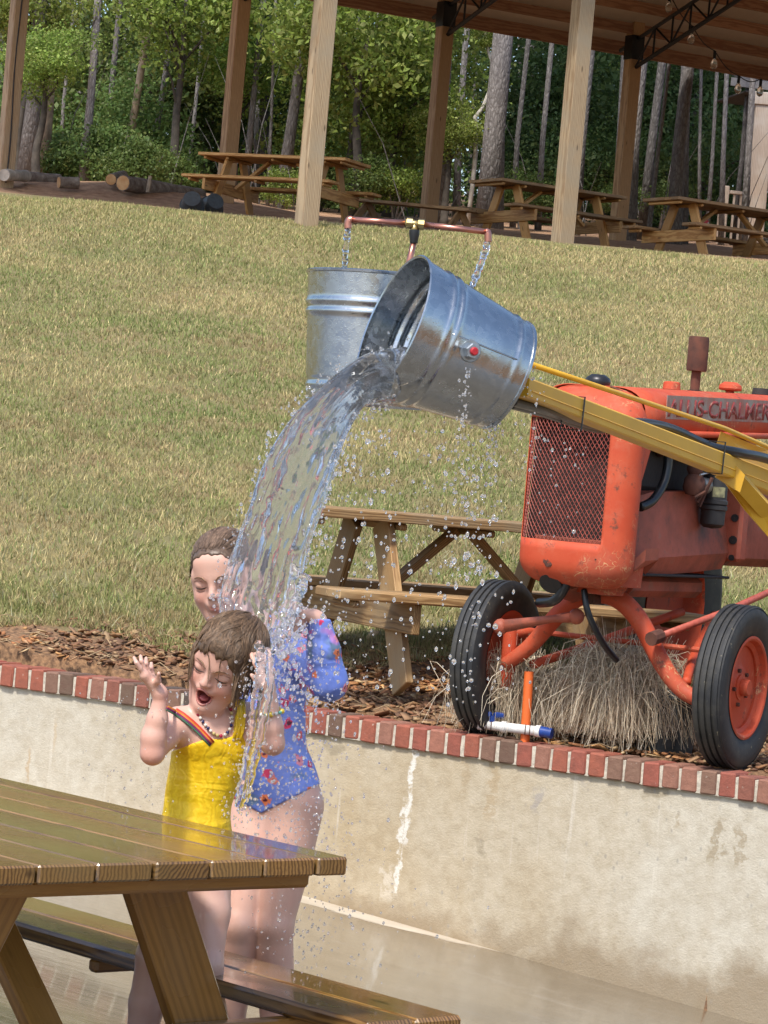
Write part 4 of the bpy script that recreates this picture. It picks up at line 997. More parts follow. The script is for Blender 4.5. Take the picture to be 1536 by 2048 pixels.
# ---- engine
b = MB()
def esec(u, w0, w1, h0, h1, h2): return [TB(u, -w0, h0), TB(u, w0, h0), TB(u, w1, h1), TB(u, w1 * .82, h2), TB(u, -w1 * .82, h2), TB(u, -w1, h1)]
b.loft([esec(.28, .14, .17, .765, .82, 1.08), esec(.0, .17, .2, .76, .84, 1.12), esec(-.5, .17, .2, .76, .84, 1.12), esec(-.86, .17, .2, .765, .84, 1.0)])
b.build('engine_block', M_cast, tr, auto=20)
tbox(TB(-.28, 0, 1.24), (1.0, .22, .26), 'cylinder_head', M_dark, .02)
tbox(TB(-.9, 0, 1.1), (.09, .5, .6), 'bell_housing', M_cast, .015)
tbox(TB(-1.5, 0, 1.0), (1.2, .36, .5), 'transmission', M_cast, .04)
tbox(TB(-.98, .0, 1.3), (.05, .46, .35), 'firewall', M_red, .01)
for (uu, h, r_) in ((-.853, 1.0, .018), (-.853, .9, .02), (-.853, .82, .014)):
    b = MB(); b.lathe([(.001, .003), (r_, .003), (r_, -.01), (.001, -.01)], tframe(TB(uu, .215, h), Fv), 10); b.build('bolt_hole', M_dark, tr)
tbox(TB(-.32, .12, .752), (1.15, .16, .012), 'oil_pan_rail', M_dark)
tbox(TB(-.3, 0, .70), (1.0, .24, .1), 'oil_pan', M_cast, .03)
# carburettor and manifold
b = MB(); b.tube([TB(-.1, .13, 1.3), TB(-.2, .2, 1.31), TB(-.55, .2, 1.31), TB(-.62, .13, 1.3)], .032, 10); b.build('manifold', M_rust, tr, True)
b = MB(); b.lathe([(.001, .07), (.035, .07), (.04, .05), (.03, .03), (.045, .01), (.05, -.03), (.035, -.06), (.001, -.065)], Matrix.Translation(TB(-.3, .23, 1.17)), 14); cb = b.build('carburettor', M_rust, tr, auto=40)
b = MB(); b.tube([TB(-.3, .23, 1.2), TB(-.3, .22, 1.3)], .026, 8); b.build('intake_riser', M_rust, cb, True)
b = MB(); b.tube([TB(-.32, .23, 1.155), TB(-.42, .235, 1.15)], .036, 12); b.build('intake_elbow', simple('dull_alloy', (.32, .3, .27), .45, .7), cb, True)
for k in range(3): b = MB(); b.tube([TB(-.27 - .03 * k, .25, 1.1 - .02 * k), TB(-.29 - .03 * k, .29, 1.13 + .03 * k)], .008, 6); b.build('linkage', M_rust, cb)
b = MB(); b.tube([TB(-.26, .27, 1.2), TB(-.4, .28, 1.22)], .005, 6); b.build('throttle_rod', simple('bright_rod', (.5, .5, .48), .35, .8), cb)
b = MB(); b.lathe([(.001, .26), (.05, .26), (.056, .24), (.056, .02), (.062, .015), (.062, -.0), (.056, -.005), (.062, -.01), (.062, -.025), (.056, -.03), (.054, -.09), (.04, -.105), (.001, -.11)], Matrix.Translation(TB(-.52, .24, 1.07)), 24); ac = b.build('air_cleaner', simple('flaked_black', (.03, .028, .028), .5, var=.2, scale=12), tr, auto=40)
b = MB(); b.lathe([(.0575, .0), (.0575, .045)], Matrix.Translation(TB(-.52, .24, 1.1)), 24); b.f = [f for i, f in enumerate(b.f) if i % 24 in (17, 18, 19, 20)]; b.build('old_label', simple('yellowed_label', (.33, .32, .17), .8, var=.4, scale=40, c2=(.08, .075, .05)), ac, True, fix=False)
b = MB(); hp = [TB(.12, .2, 1.42), TB(.06, .22, 1.36), TB(.02, .23, 1.27), TB(.04, .23, 1.17), TB(.12, .22, 1.09), TB(.2, .2, 1.06)]
b.tube(smooth_path(hp), .02, 10); b.build('radiator_hose', M_hose, tr, True)
b = MB(); b.tube(smooth_path([TB(.38, -.02, .74), TB(.37, -.05, .68), TB(.34, -.1, .64), TB(.26, -.2, .62)]), .021, 10); b.build('drain_hose', M_hose, tr, True)
b = MB(); b.tube(smooth_path([TB(.3, .02, .7), TB(.3, .05, .6), TB(.22, .09, .48), TB(.12, .12, .4)]), .014, 8); b.build('hanging_hose', M_hose, tr, True)
# ---- front axle: arched beam, spindles, steering
b = MB(); b.prism([TB(.3, .05, .74), TB(.3, .24, .80), TB(.24, .26, .84), TB(.1, .26, .84), TB(.05, .1, .66), TB(.12, -.1, .62), TB(.3, -.1, .66)], Vector((0, 0, .05))); b.build('front_support', M_cast, tr)
b = MB(); b.lathe([(.17, 0), (.175, .09), (.17, .09), (.1, -.03), (.1, -.04)], Matrix.Translation(TB(.2, .05, .72)), 24); b.build('axle_saddle', M_red, tr, auto=40)
arc = smooth_path([T(.1, v_, h) for v_, h in ((-.47, .33), (-.36, .42), (-.24, .57), (-.15, .655), (-.06, .68), (.04, .66), (.14, .58), (.26, .41), (.36, .31), (.47, .27))], 6)
b = MB(); b.tube(arc, [.031 + .012 * math.sin(math.pi * i / (len(arc) - 1)) for i in range(len(arc))], 12); ax_ = b.build('axle_beam', M_red, tr, True)
b = MB(); b.lathe([(.001, .07), (.03, .07), (.03, -.06), (.001, -.06)], tframe(T(.13, -.06, .66), Fv), 14); b.build('pivot_pin', M_rust, ax_, auto=40)
for sv in (-1, 1):
    b = MB(); b.lathe([(.001, .14), (.03, .14), (.034, .1), (.034, -.1), (.026, -.12), (.001, -.12)], Matrix.Translation(T(.08, sv * .465, .345)), 12); kp = b.build('kingpin', M_red, tr, auto=40)
    b = MB(); b.tube([T(.05, sv * .46, .345), T(0, sv * .53, .345)], .026, 10); b.build('spindle', M_red, kp)
    b = MB(); b.tube([T(.08, sv * .455, .47), T(-.03, sv * .42, .475), T(-.12, sv * .40, .47)], [.024, .02, .016], 8); b.build('steering_arm', M_red, kp, True)
b = MB(); b.tube([T(-.12, -.4, .475), T(-.12, .4, .475)], .012, 8); b.build('tie_rod', M_red, tr)
b = MB(); b.tube([T(.28, -.42, .5), T(.24, -.2, .555), T(.22, -.1, .575)], [.03, .016, .028], 10); b.build('drag_link', M_cast, tr, True)
for q_ in (T(.28, -.42, .5), T(.22, -.1, .575)): b = MB(); b.ball(q_, .035, 6); b.build('ball_joint', M_cast, tr, True)
for sv in (-1, 1):
    b = MB(); b.tube(smooth_path([T(.06, sv * .36, .34), T(-.3, sv * .24, .44), T(-.9, sv * .08, .6)]), .021, 8); b.build('radius_rod', M_red, tr, True)
b = MB(); b.tube([T(.2, .26, .52), T(-.4, .33, .64), T(-2, .38, .95)], .016, 8); b.build('steering_rod', simple('pink_red', (.5, .11, .07), .5), tr, True)
b = MB(); b.tube([T(.235, .255, .515), T(.165, .265, .53)], .03, 10); b.build('rod_end', M_rust, tr)
# ================================================================ dumping buckets, boom and copper pipe
n = NT('galvanised_steel'); v = n.rand_vec()
sp = n.vor(55, vec=v, out=1); a = n.noise(7, 5, .6, vec=v); drops = n.vor(150, vec=v)
spv = n.sep(sp)[0]
c = n.mix(n.rng(spv, 0, 1, 0, .35), (.44, .47, .49), (.60, .63, .65)); c = n.mix(n.rng(a, .5, .75, 0, .5), c, (.32, .34, .35))
rip = n.noise(26, 3, .5, vec=v, dist=.6)
bm = n.bump(rip, .10, .006); bm = n.bump(n.rng(drops, .0, .35, 1, 0), .12, .003, bm)
n.P(Base_Color=c, Metallic=1.0, Roughness=n.rng(n.math('ADD', a, n.math('MULTIPLY', spv, .3)), .4, .9, .13, .33), Normal=bm); M_galv = n.m
M_yel = simple('yellow_paint', (.70, .40, .03), .42, var=.12, scale=5, bump=.05, c2=(.58, .31, .02))
M_copper = simple('copper', (.62, .27, .2), .3, .9, var=.2, scale=12)
M_brass = simple('brass', (.5, .38, .16), .35, .9, var=.2, scale=14)
M_steel = simple('zinc_bolt', (.42, .47, .52), .35, .8, var=.2)
def bucket(rimc, axis, label, D=.418, d=.327, L=.368):
    """axis: unit vector from base to mouth"""
    base = rimc - axis * L; m = tframe(base, axis); r0, r1 = d / 2, D / 2
    root = empty('galvanised_bucket', base, 0, label, 'bucket', 'dumping buckets on the boom')
    rr = lambda z: r0 + (r1 - r0) * z / L
    po = [(.001, .012), (r0 * .96, .012), (r0 * .98, 0), (r0 + .004, 0), (r0 + .005, .008)]
    zs = np.linspace(.01, L, 60)
    for z in zs:
        k = 0
        for c_, h, w in ((.70, .006, .018), (.78, .006, .018), (.13, .004, .012), (.17, -.002, .01)): k += h * math.exp(-((z - c_ * L) / (w * .42)) ** 2)
        po.append((rr(z) + k, z))
    po += [(r1 + .005, L + .002), (r1 + .006, L + .008), (r1 + .002, L + .011), (r1 - .003, L + .008)]
    for z in zs[::-1]:
        k = 0
        for c_, h, w in ((.70, .006, .018), (.78, .006, .018), (.13, .004, .012)): k += h * math.exp(-((z - c_ * L) / (w * .42)) ** 2)
        po.append((rr(z) + k - .003, max(z, .016)))
    po.append((.001, .016))
    b = MB(); b.lathe(po, m, 96); b.build('shell', M_galv, root, auto=50)
    return root, m, rr
O_ = (C_R * (-.92 * .94) + C_U * (.39 * .94) - _fw * .34).normalized(); RC = at(791, 652, 8.5)
bk, bmx, brr = bucket(RC, O_, 'shiny galvanised bucket tipped over on the boom, pouring water')
lb = at(752, 556, 9.15); la = (Vector((-.012, 0, 1))).normalized()
bucket(lb, la, 'upright grey galvanised bucket standing behind the tipped one', .418, .372, .39)
# pivot bolt on the flank that faces the camera, side seam and bracket
def flank(px, py, lift=0.):
    """point of the tipped bucket's outer wall behind a pixel"""
    lo, hi = 7.8, 9.2; inv = bmx.inverted(); prev = None
    for dd in np.linspace(lo, hi, 700):
        q = inv @ at(px, py, dd)
        if 0 <= q.z <= .368 and math.hypot(q.x, q.y) <= brr(q.z) + lift:
            w = Vector((q.x, q.y, 0)).normalized(); return at(px, py, dd), (bmx.to_3x3() @ w).normalized()
    return at(px, py, 8.4), -_fw
p, nn = flank(940, 702); m = tframe(p, nn)
for prof, nm, mt in (([(.001, .004), (.03, .004), (.033, 0), (.03, -.004), (.001, -.004)], 'washer', M_steel), ([(.001, .03), (.02, .03), (.023, .026), (.023, .0), (.001, 0)], 'pivot_nut', M_steel), ([(.001, .04), (.009, .04), (.012, .036), (.012, .028), (.001, .028)], 'red_plug', simple('red_plug', (.45, .02, .03), .35))):
    b = MB(); b.lathe(prof, m, 6 if nm == 'pivot_nut' else 20); b.build(nm, mt, bk, auto=30)
sp_ = [flank(905 + i * 13, 668 + i * 5.2)[0] + flank(905 + i * 13, 668 + i * 5.2)[1] * .001 for i in range(11)]
b = MB(); b.tube(sp_, .0025, 5); b.build('side_seam', M_galv, bk, True)

# ---- boom
b0 = at(1046, 776, 8.78); b1 = at(1500, 951, 10.8); bd = (b1 - b0).normalized(); bl = (b1 - b0).length
bs = bd.cross(Vector((0, 0, 1))).normalized(); bu = bs.cross(bd)
boom = empty('loader_boom', b1, 0, 'yellow steel boom reaching from the tractor to the tipped bucket', 'boom')
def bp(t, s_, u_): return b0 + bd * t + bs * s_ + bu * u_
def bh(t): return .058 + .021 * t / bl
rings = []
for t in (-.03, .8, 1.6, bl, bl + 2.2):
    h = bh(t) / 2; w = .03; c = .005
    rings.append([bp(t, x, y) for x, y in ((-w, -h + c), (-w, h - c), (-w + c, h), (w - c, h), (w, h - c), (w, -h + c), (w - c, -h), (-w + c, -h))])
b = MB(); b.loft(rings); b.build('arm', M_yel, boom, auto=30)
b = MB(); b.tube([bp(0, .031 if bs.y < 0 else -.031, -.008), bp(bl + 2, .031 if bs.y < 0 else -.031, -.012)], .0022, 5); b.build('weld_line', M_yel, boom)
b = MB(); rod = [at(1060, 728, 8.95), at(1250, 791, 9.75), at(1450, 857, 10.6), at(1560, 905, 11.1), at(1700, 965, 11.8)]; b.tube(rod, .0085, 10); b.build('tie_bar', M_yel, boom, True)
pl_ = [at(1442, 863, 10.62), at(1538, 901, 11.1), at(1536, 945, 11.08), at(1428, 905, 10.6)]
b = MB(); b.prism(pl_, _fw * .012); b.build('gusset_plate', M_yel, boom)
b = MB(); e0 = at(1466, 947, 10.6); e1_ = at(1580, 1075, 10.9); b.tube([e0, e1_], .036, 4); b.build('brace_tube', M_yel, boom, auto=20)
b = MB(); b.prism([at(1431, 954, 10.55), at(1466, 924, 10.55), at(1490, 950, 10.55), at(1480, 985, 10.55)], _fw * .03); b.build('brace_end', M_yel, boom)
b = MB(); b.prism([at(1446, 960, 10.68), at(1500, 980, 10.72), at(1600, 1110, 10.8), at(1560, 1100, 10.8), at(1490, 1020, 10.72)], _fw * .02); b.build('brace_web', M_yel, boom)
b = MB(); b.tube([at(950, 720, 8.62), at(1046, 776, 8.86), ], .014, 10); b.build('pivot_shaft', M_steel, boom)
hp = smooth_path([at(1022, 800, 8.8), at(1090, 818, 9.0), at(1150, 838, 9.3), at(1205, 851, 9.6), at(1250, 846, 9.85), at(1300, 848, 10.05), at(1350, 861, 10.25), at(1420, 893, 10.45), at(1480, 906, 10.55), at(1545, 921, 10.8), at(1700, 975, 11.5)])
b = MB(); b.tube(hp, .0175, 10); tag(b.build('water_hose', M_hose, None, True), 'black hose tied along the yellow boom', 'hose')
hp2 = [q + Vector((0, .05, -.012)) for q in hp[:26]]; b = MB(); b.tube(hp2, .013, 8); tag(b.build('thin_hose', M_hose, None, True), 'thinner black hose just behind the thick one below the boom', 'hose')
for t in (.42, bl - .42):
    h = bh(t) / 2 + .003; w = .034; b = MB()
    lo_ = .034 if t < 1 else 0.; hi_ = 0. if t < 1 else .03
    b.tube([bp(t, -w, -h - lo_), bp(t, -w, h + hi_), bp(t, w, h + hi_), bp(t, w, -h - lo_)], .003, 6, closed=True); b.build('cable_tie', M_hose, boom)
# ---- copper spray bar
cp = empty('copper_spray_bar', at(826, 560, 8.98), 0, 'copper pipe tee with two outlets above the buckets', 'pipe'); CD = 8.95
b = MB(); b.tube([at(702, 439, CD), at(812, 446, CD)], .0088, 12); b.build('left_pipe', M_copper, cp, True)
b = MB(); b.tube([at(846, 449, CD), at(974, 464, CD)], .0088, 12); b.build('right_pipe', M_copper, cp, True)
b = MB(); b.tube([at(810, 446, CD), at(848, 449.5, CD)], .0115, 12); b.build('tee', M_brass, cp, True)
for x in (819, 842): b = MB(); b.tube([at(x - 6, 446 + (x - 819) * .12, CD), at(x + 6, 447 + (x - 819) * .12, CD)], .0165, 8); b.build('tee_nut', M_brass, cp, auto=30)
b = MB(); b.tube([at(829, 449, CD), at(828, 466, CD)], .011, 10); b.build('tee_neck', M_brass, cp, True)
b = MB(); b.tube([at(829, 460, CD), at(828.5, 468, CD), at(828, 478, CD), at(827.5, 486, CD)], [.0155, .016, .013, .012], 12); b.build('black_coupling', M_hose, cp, auto=40)
b = MB(); b.tube([at(827.5, 484, CD), at(818, 525, CD), at(800, 620, 9.0), at(830, 760, 9.0), at(1000, 790, 9.05), at(1060, 800, 9.0)], .0095, 12); b.build('riser', M_copper, cp, True)
for (x0, y0, x1, y1) in ((704, 439, 696, 457), (972, 464, 976, 484)):
    e = smooth_path([at(x0, y0, CD), at(x0 + (x1 - x0) * .75, y0 + 1, CD), at(x1, y0 + 9, CD), at(x1, y1, CD)], 5)
    b = MB(); b.tube(e, .0112, 12); b.build('elbow', M_copper, cp, True)

# ================================================================ water
n = NT('water'); v = n.tc.outputs['Object']; bmw = n.bump(n.noise(45, 2, .5, vec=v), .05, .006)
n.P(Base_Color=(.97, .985, 1.0), Roughness=0.0, Transmission_Weight=.965, IOR=1.33, Normal=bmw); M_water = n.m
n = NT('droplet'); n.P(Base_Color=(1, 1, 1), Roughness=0.0, Transmission_Weight=.9, IOR=1.33); M_drop = n.m
# water lying in the tipped bucket: level surface cut off by the wall and the mouth
lip = min(((bmx @ Vector((brr(.368) * math.cos(w), brr(.368) * math.sin(w), .368))) for w in np.linspace(0, 6.283, 200)), key=lambda q: q.z)
zw = lip.z + .07; inv = bmx.inverted(); g = .007
cx, cy = RC.x, RC.y; pts = {}; quads = []
NXg = 110
def inside(x, y, z, pad=.0):
    q = inv @ Vector((x, y, z)); return .02 < q.z < .372 and math.hypot(q.x, q.y) < brr(max(0, min(.368, q.z))) - .004 + pad
vv = []; idm = {}
for i in range(NXg):
    for j in range(NXg):
        x = cx + (i - NXg / 2) * g; y = cy + (j - NXg / 2) * g
        if inside(x, y, zw, .004):
            q = inv @ Vector((x, y, zw)); drop = .05 * max(0, (q.z - .2) / .17) ** 2
            idm[i, j] = len(vv); vv.append((x, y, zw - drop + .004 * mnoise.noise(Vector((x * 25, y * 25, 0)))))
for (i, j) in list(idm):
    if all(k in idm for k in ((i + 1, j), (i, j + 1), (i + 1, j + 1))): quads.append((idm[i, j], idm[i + 1, j], idm[i + 1, j + 1], idm[i, j + 1]))
pool = MB(); pool.v = vv; pool.f = quads
edge = [((812, 694), (776, 806)), ((738, 706), (756, 806)), ((680, 742), (724, 818)), ((625, 790), (700, 858)), ((580, 840), (676, 918)), ((540, 905), (655, 985)), ((506, 985), (632, 1055)), ((479, 1060), (612, 1130)), ((455, 1130), (600, 1192)), ((437, 1200), (584, 1258)), ((440, 1258), (572, 1315))]
dep = [8.42, 8.26, 8.05, 7.85, 7.66, 7.49, 7.34, 7.22, 7.13, 7.07, 7.04]
thk = [.03, .03, .027, .023, .019, .016, .014, .012, .011, .010, .008]
NA, NT_ = 88, 230
Lp = [at(*e[0], d) for e, d in zip(edge, dep)]; Rp = [at(*e[1], d) for e, d in zip(edge, dep)]
Ls = smooth_path(Lp, NT_ // 10); Rs = smooth_path(Rp, NT_ // 10); NS = len(Ls)
ths = np.interp(np.linspace(0, 10, NS), range(11), thk)
V = []
for i in range(NS):
    c_ = (Ls[i] + Rs[i]) / 2; ac = (Rs[i] - Ls[i]) / 2; w_ = ac.length; fl = ((Ls[min(i + 1, NS - 1)] + Rs[min(i + 1, NS - 1)]) - (Ls[max(i - 1, 0)] + Rs[max(i - 1, 0)])).normalized(); nn = ac.normalized().cross(fl).normalized()
    t = i / NS; amp = .05 + .95 * min(1, t * 1.5) ** 1.6
    for k in range(NA):
        a = 2 * math.pi * k / NA; ca, sa = math.cos(a), math.sin(a)
        sd_ = 0. if sa >= 0 else .35; e1n = mnoise.noise(Vector((ca * 5.0, sd_, t * 5))); e2n = mnoise.noise(Vector((ca * 17, sd_ * 1.6, t * 12 + 7))); e3n = mnoise.noise(Vector((ca * 42, sd_ * 3, t * 34)))
        rad = 1 + amp * (.10 * e1n + .05 * e2n) ; off = amp * (.013 * e1n + .0075 * e2n + .004 * e3n)
        sgn = 1 if sa >= 0 else -1
        V.append(c_ + ac * (ca * rad) + nn * (sgn * abs(sa) ** .8 * ths[i] + off))
Fq = []
for i in range(NS - 1):
    for k in range(NA): Fq.append((i * NA + k, i * NA + (k + 1) % NA, (i + 1) * NA + (k + 1) % NA, (i + 1) * NA + k))
ws_ = empty('poured_water', at(620, 1000, 7.3), 0, 'thick glassy sheet of water pouring from the tipped bucket onto the children', 'water')
b = MB(); b.v = V; b.f = Fq; b.f.append(tuple(range(NA))[::-1]); b.f.append(tuple((NS - 1) * NA + k for k in range(NA))); b.build('falling_sheet', M_water, ws_, True)
pool.build('bucket_pool', M_water, ws_, True)
# thin runs that part from the sheet over the shoulder
def rope(pts, r, name, parent, seed=0, seg=10, n_=10):
    P3 = smooth_path(pts, seg); N = len(P3); b = MB(); rs = []
    for i in range(N): rs.append(max(.0012, r * (1 + .55 * mnoise.noise(Vector((i * .55, seed, 0))) + .35 * mnoise.noise(Vector((i * 1.7, seed, 5)))) * (1 if i < N - 2 else .3)))
    P4 = [p + Vector((mnoise.noise(Vector((i * .5, seed, 11))), mnoise.noise(Vector((i * .5, seed, 17))), 0)) * r * .5 for i, p in enumerate(P3)]
    b.tube(P4, rs, n_); return b.build(name, M_water, parent, True)
rope([at(610, 1150, 7.16), at(590, 1215, 7.1), at(560, 1275, 7.06), at(545, 1310, 7.05)], .012, 'side_run', ws_, 1)
rope([at(590, 1130, 7.15), at(575, 1205, 7.1), at(548, 1270, 7.05), at(530, 1310, 7.02)], .012, 'side_run', ws_, 2)
rope([at(520, 1290, 6.78), at(522, 1345, 6.74), at(512, 1400, 6.72), at(506, 1460, 6.73), at(492, 1540, 6.74), at(478, 1620, 6.75)], .012, 'lower_run', ws_, 3, 12)
rope([at(535, 1300, 6.78), at(540, 1370, 6.72), at(528, 1440, 6.7), at(508, 1530, 6.73), at(490, 1600, 6.76)], .009, 'lower_run', ws_, 4, 12)
o1 = rope([at(696, 458, CD), at(693, 485, CD + .01), at(690, 520, CD + .03), at(687, 560, CD + .06)], .009, 'left_jet', None, 5, 12); tag(o1, 'thin water jet falling from the left pipe outlet', 'water jet', 'jets from the copper pipe')
o2 = rope([at(975, 484, CD), at(968, 510, CD - .03), at(957, 540, CD - .08), at(944, 574, CD - .15)], .010, 'right_jet', None, 6, 12); tag(o2, 'thin water jet falling from the right pipe outlet', 'water jet', 'jets from the copper pipe')
o1.name = 'water_jet'; o2.name = 'water_jet.001'
# drops (uncountable: stuff)
import bmesh
_b = bmesh.new(); bmesh.ops.create_icosphere(_b, subdivisions=1, radius=1); IV = np.array([v_.co[:] for v_ in _b.verts]); IF = np.array([[l.vert.index for l in f_.loops] for f_ in _b.faces]); _b.free()
drops = []
def sprinkle(N, fx, fy, fd, r0, r1, pw=2.2):
    for _ in range(N):
        t = random.random(); drops.append((at(fx(t), fy(t), fd(t)), r0 + (r1 - r0) * random.random() ** pw))
G = random.gauss
sprinkle(190, lambda t: 935 + G(0, 32) + t * 10, lambda t: 840 + t * 300 + G(0, 14), lambda t: 8.5 + G(0, .1), .0022, .0068)
sprinkle(60, lambda t: 985 + G(0, 10), lambda t: 845 + t * 95, lambda t: 8.55, .002, .006)
sprinkle(45, lambda t: 938 + G(0, 5) - t * 14, lambda t: 735 + t * 120, lambda t: 8.2, .002, .005)
sprinkle(170, lambda t: 700 + G(0, 50) - t * 10, lambda t: 860 + t * 430, lambda t: 7.6 + G(0, .3), .002, .0065)
sprinkle(230, lambda t: 800 + G(0, 95), lambda t: 860 + t * 520, lambda t: 8.0 + G(0, .5), .0018, .0062)
sprinkle(90, lambda t: 930 + G(0, 45), lambda t: 1120 + t * 290, lambda t: 8.6 + G(0, .4), .003, .0085)
sprinkle(50, lambda t: 1060 + G(0, 14), lambda t: 680 + t * 260, lambda t: 8.5, .002, .006)
sprinkle(40, lambda t: 1110 + G(0, 40), lambda t: 850 + t * 240, lambda t: 8.9, .002, .006)
sprinkle(520, lambda t: 560 + abs(G(0, 62)) - 25, lambda t: 1230 + t * 170 + G(0, 25), lambda t: 6.98 + G(0, .12), .0014, .0062)
sprinkle(1300, lambda t: 575 + G(0, 66) + t * 10, lambda t: 1330 + t * 400 + G(0, 25), lambda t: 6.95 + G(0, .2), .001, .0038)
sprinkle(280, lambda t: 520 + G(0, 26) - t * 35, lambda t: 1310 + t * 330, lambda t: 6.74 + G(0, .05), .0012, .0048)
sprinkle(200, lambda t: 300 + G(0, 60), lambda t: 1380 + t * 250, lambda t: 6.9 + G(0, .2), .001, .003)
sprinkle(250, lambda t: 600 + G(0, 70), lambda t: 1640 + t * 340, lambda t: 7.1 + G(0, .25), .0012, .004)
sprinkle(130, lambda t: 640 + G(0, 120), lambda t: 1760 + t * 200, lambda t: 7.6 + G(0, .4), .0015, .004)
for i in range(4, NS, 1):                                # drops torn off both edges of the sheet
    for _ in range(3):
        e_ = (Ls[i], Rs[i])[random.random() < .6]; drops.append((e_ + Vector((G(0, .014), G(0, .03), G(0, .016))), .0015 + .004 * random.random() ** 2))
N = len(drops); C0 = np.array([d_[0][:] for d_ in drops]); Rr = np.array([d_[1] for d_ in drops])
st = np.stack([rng.uniform(.8, 1.15, N), rng.uniform(.8, 1.15, N), rng.uniform(.85, 1.6, N)], 1)
V = (C0[:, None, :] + IV[None] * Rr[:, None, None] * st[:, None, :]).reshape(-1, 3); Fc = (np.arange(N)[:, None, None] * len(IV) + IF[None]).reshape(-1, 3)
tag(mobj('water_drops', npmesh('water_drops', V, Fc, M_drop, True)), 'spray of clear water drops around buckets and children', 'water drops', kind='stuff')
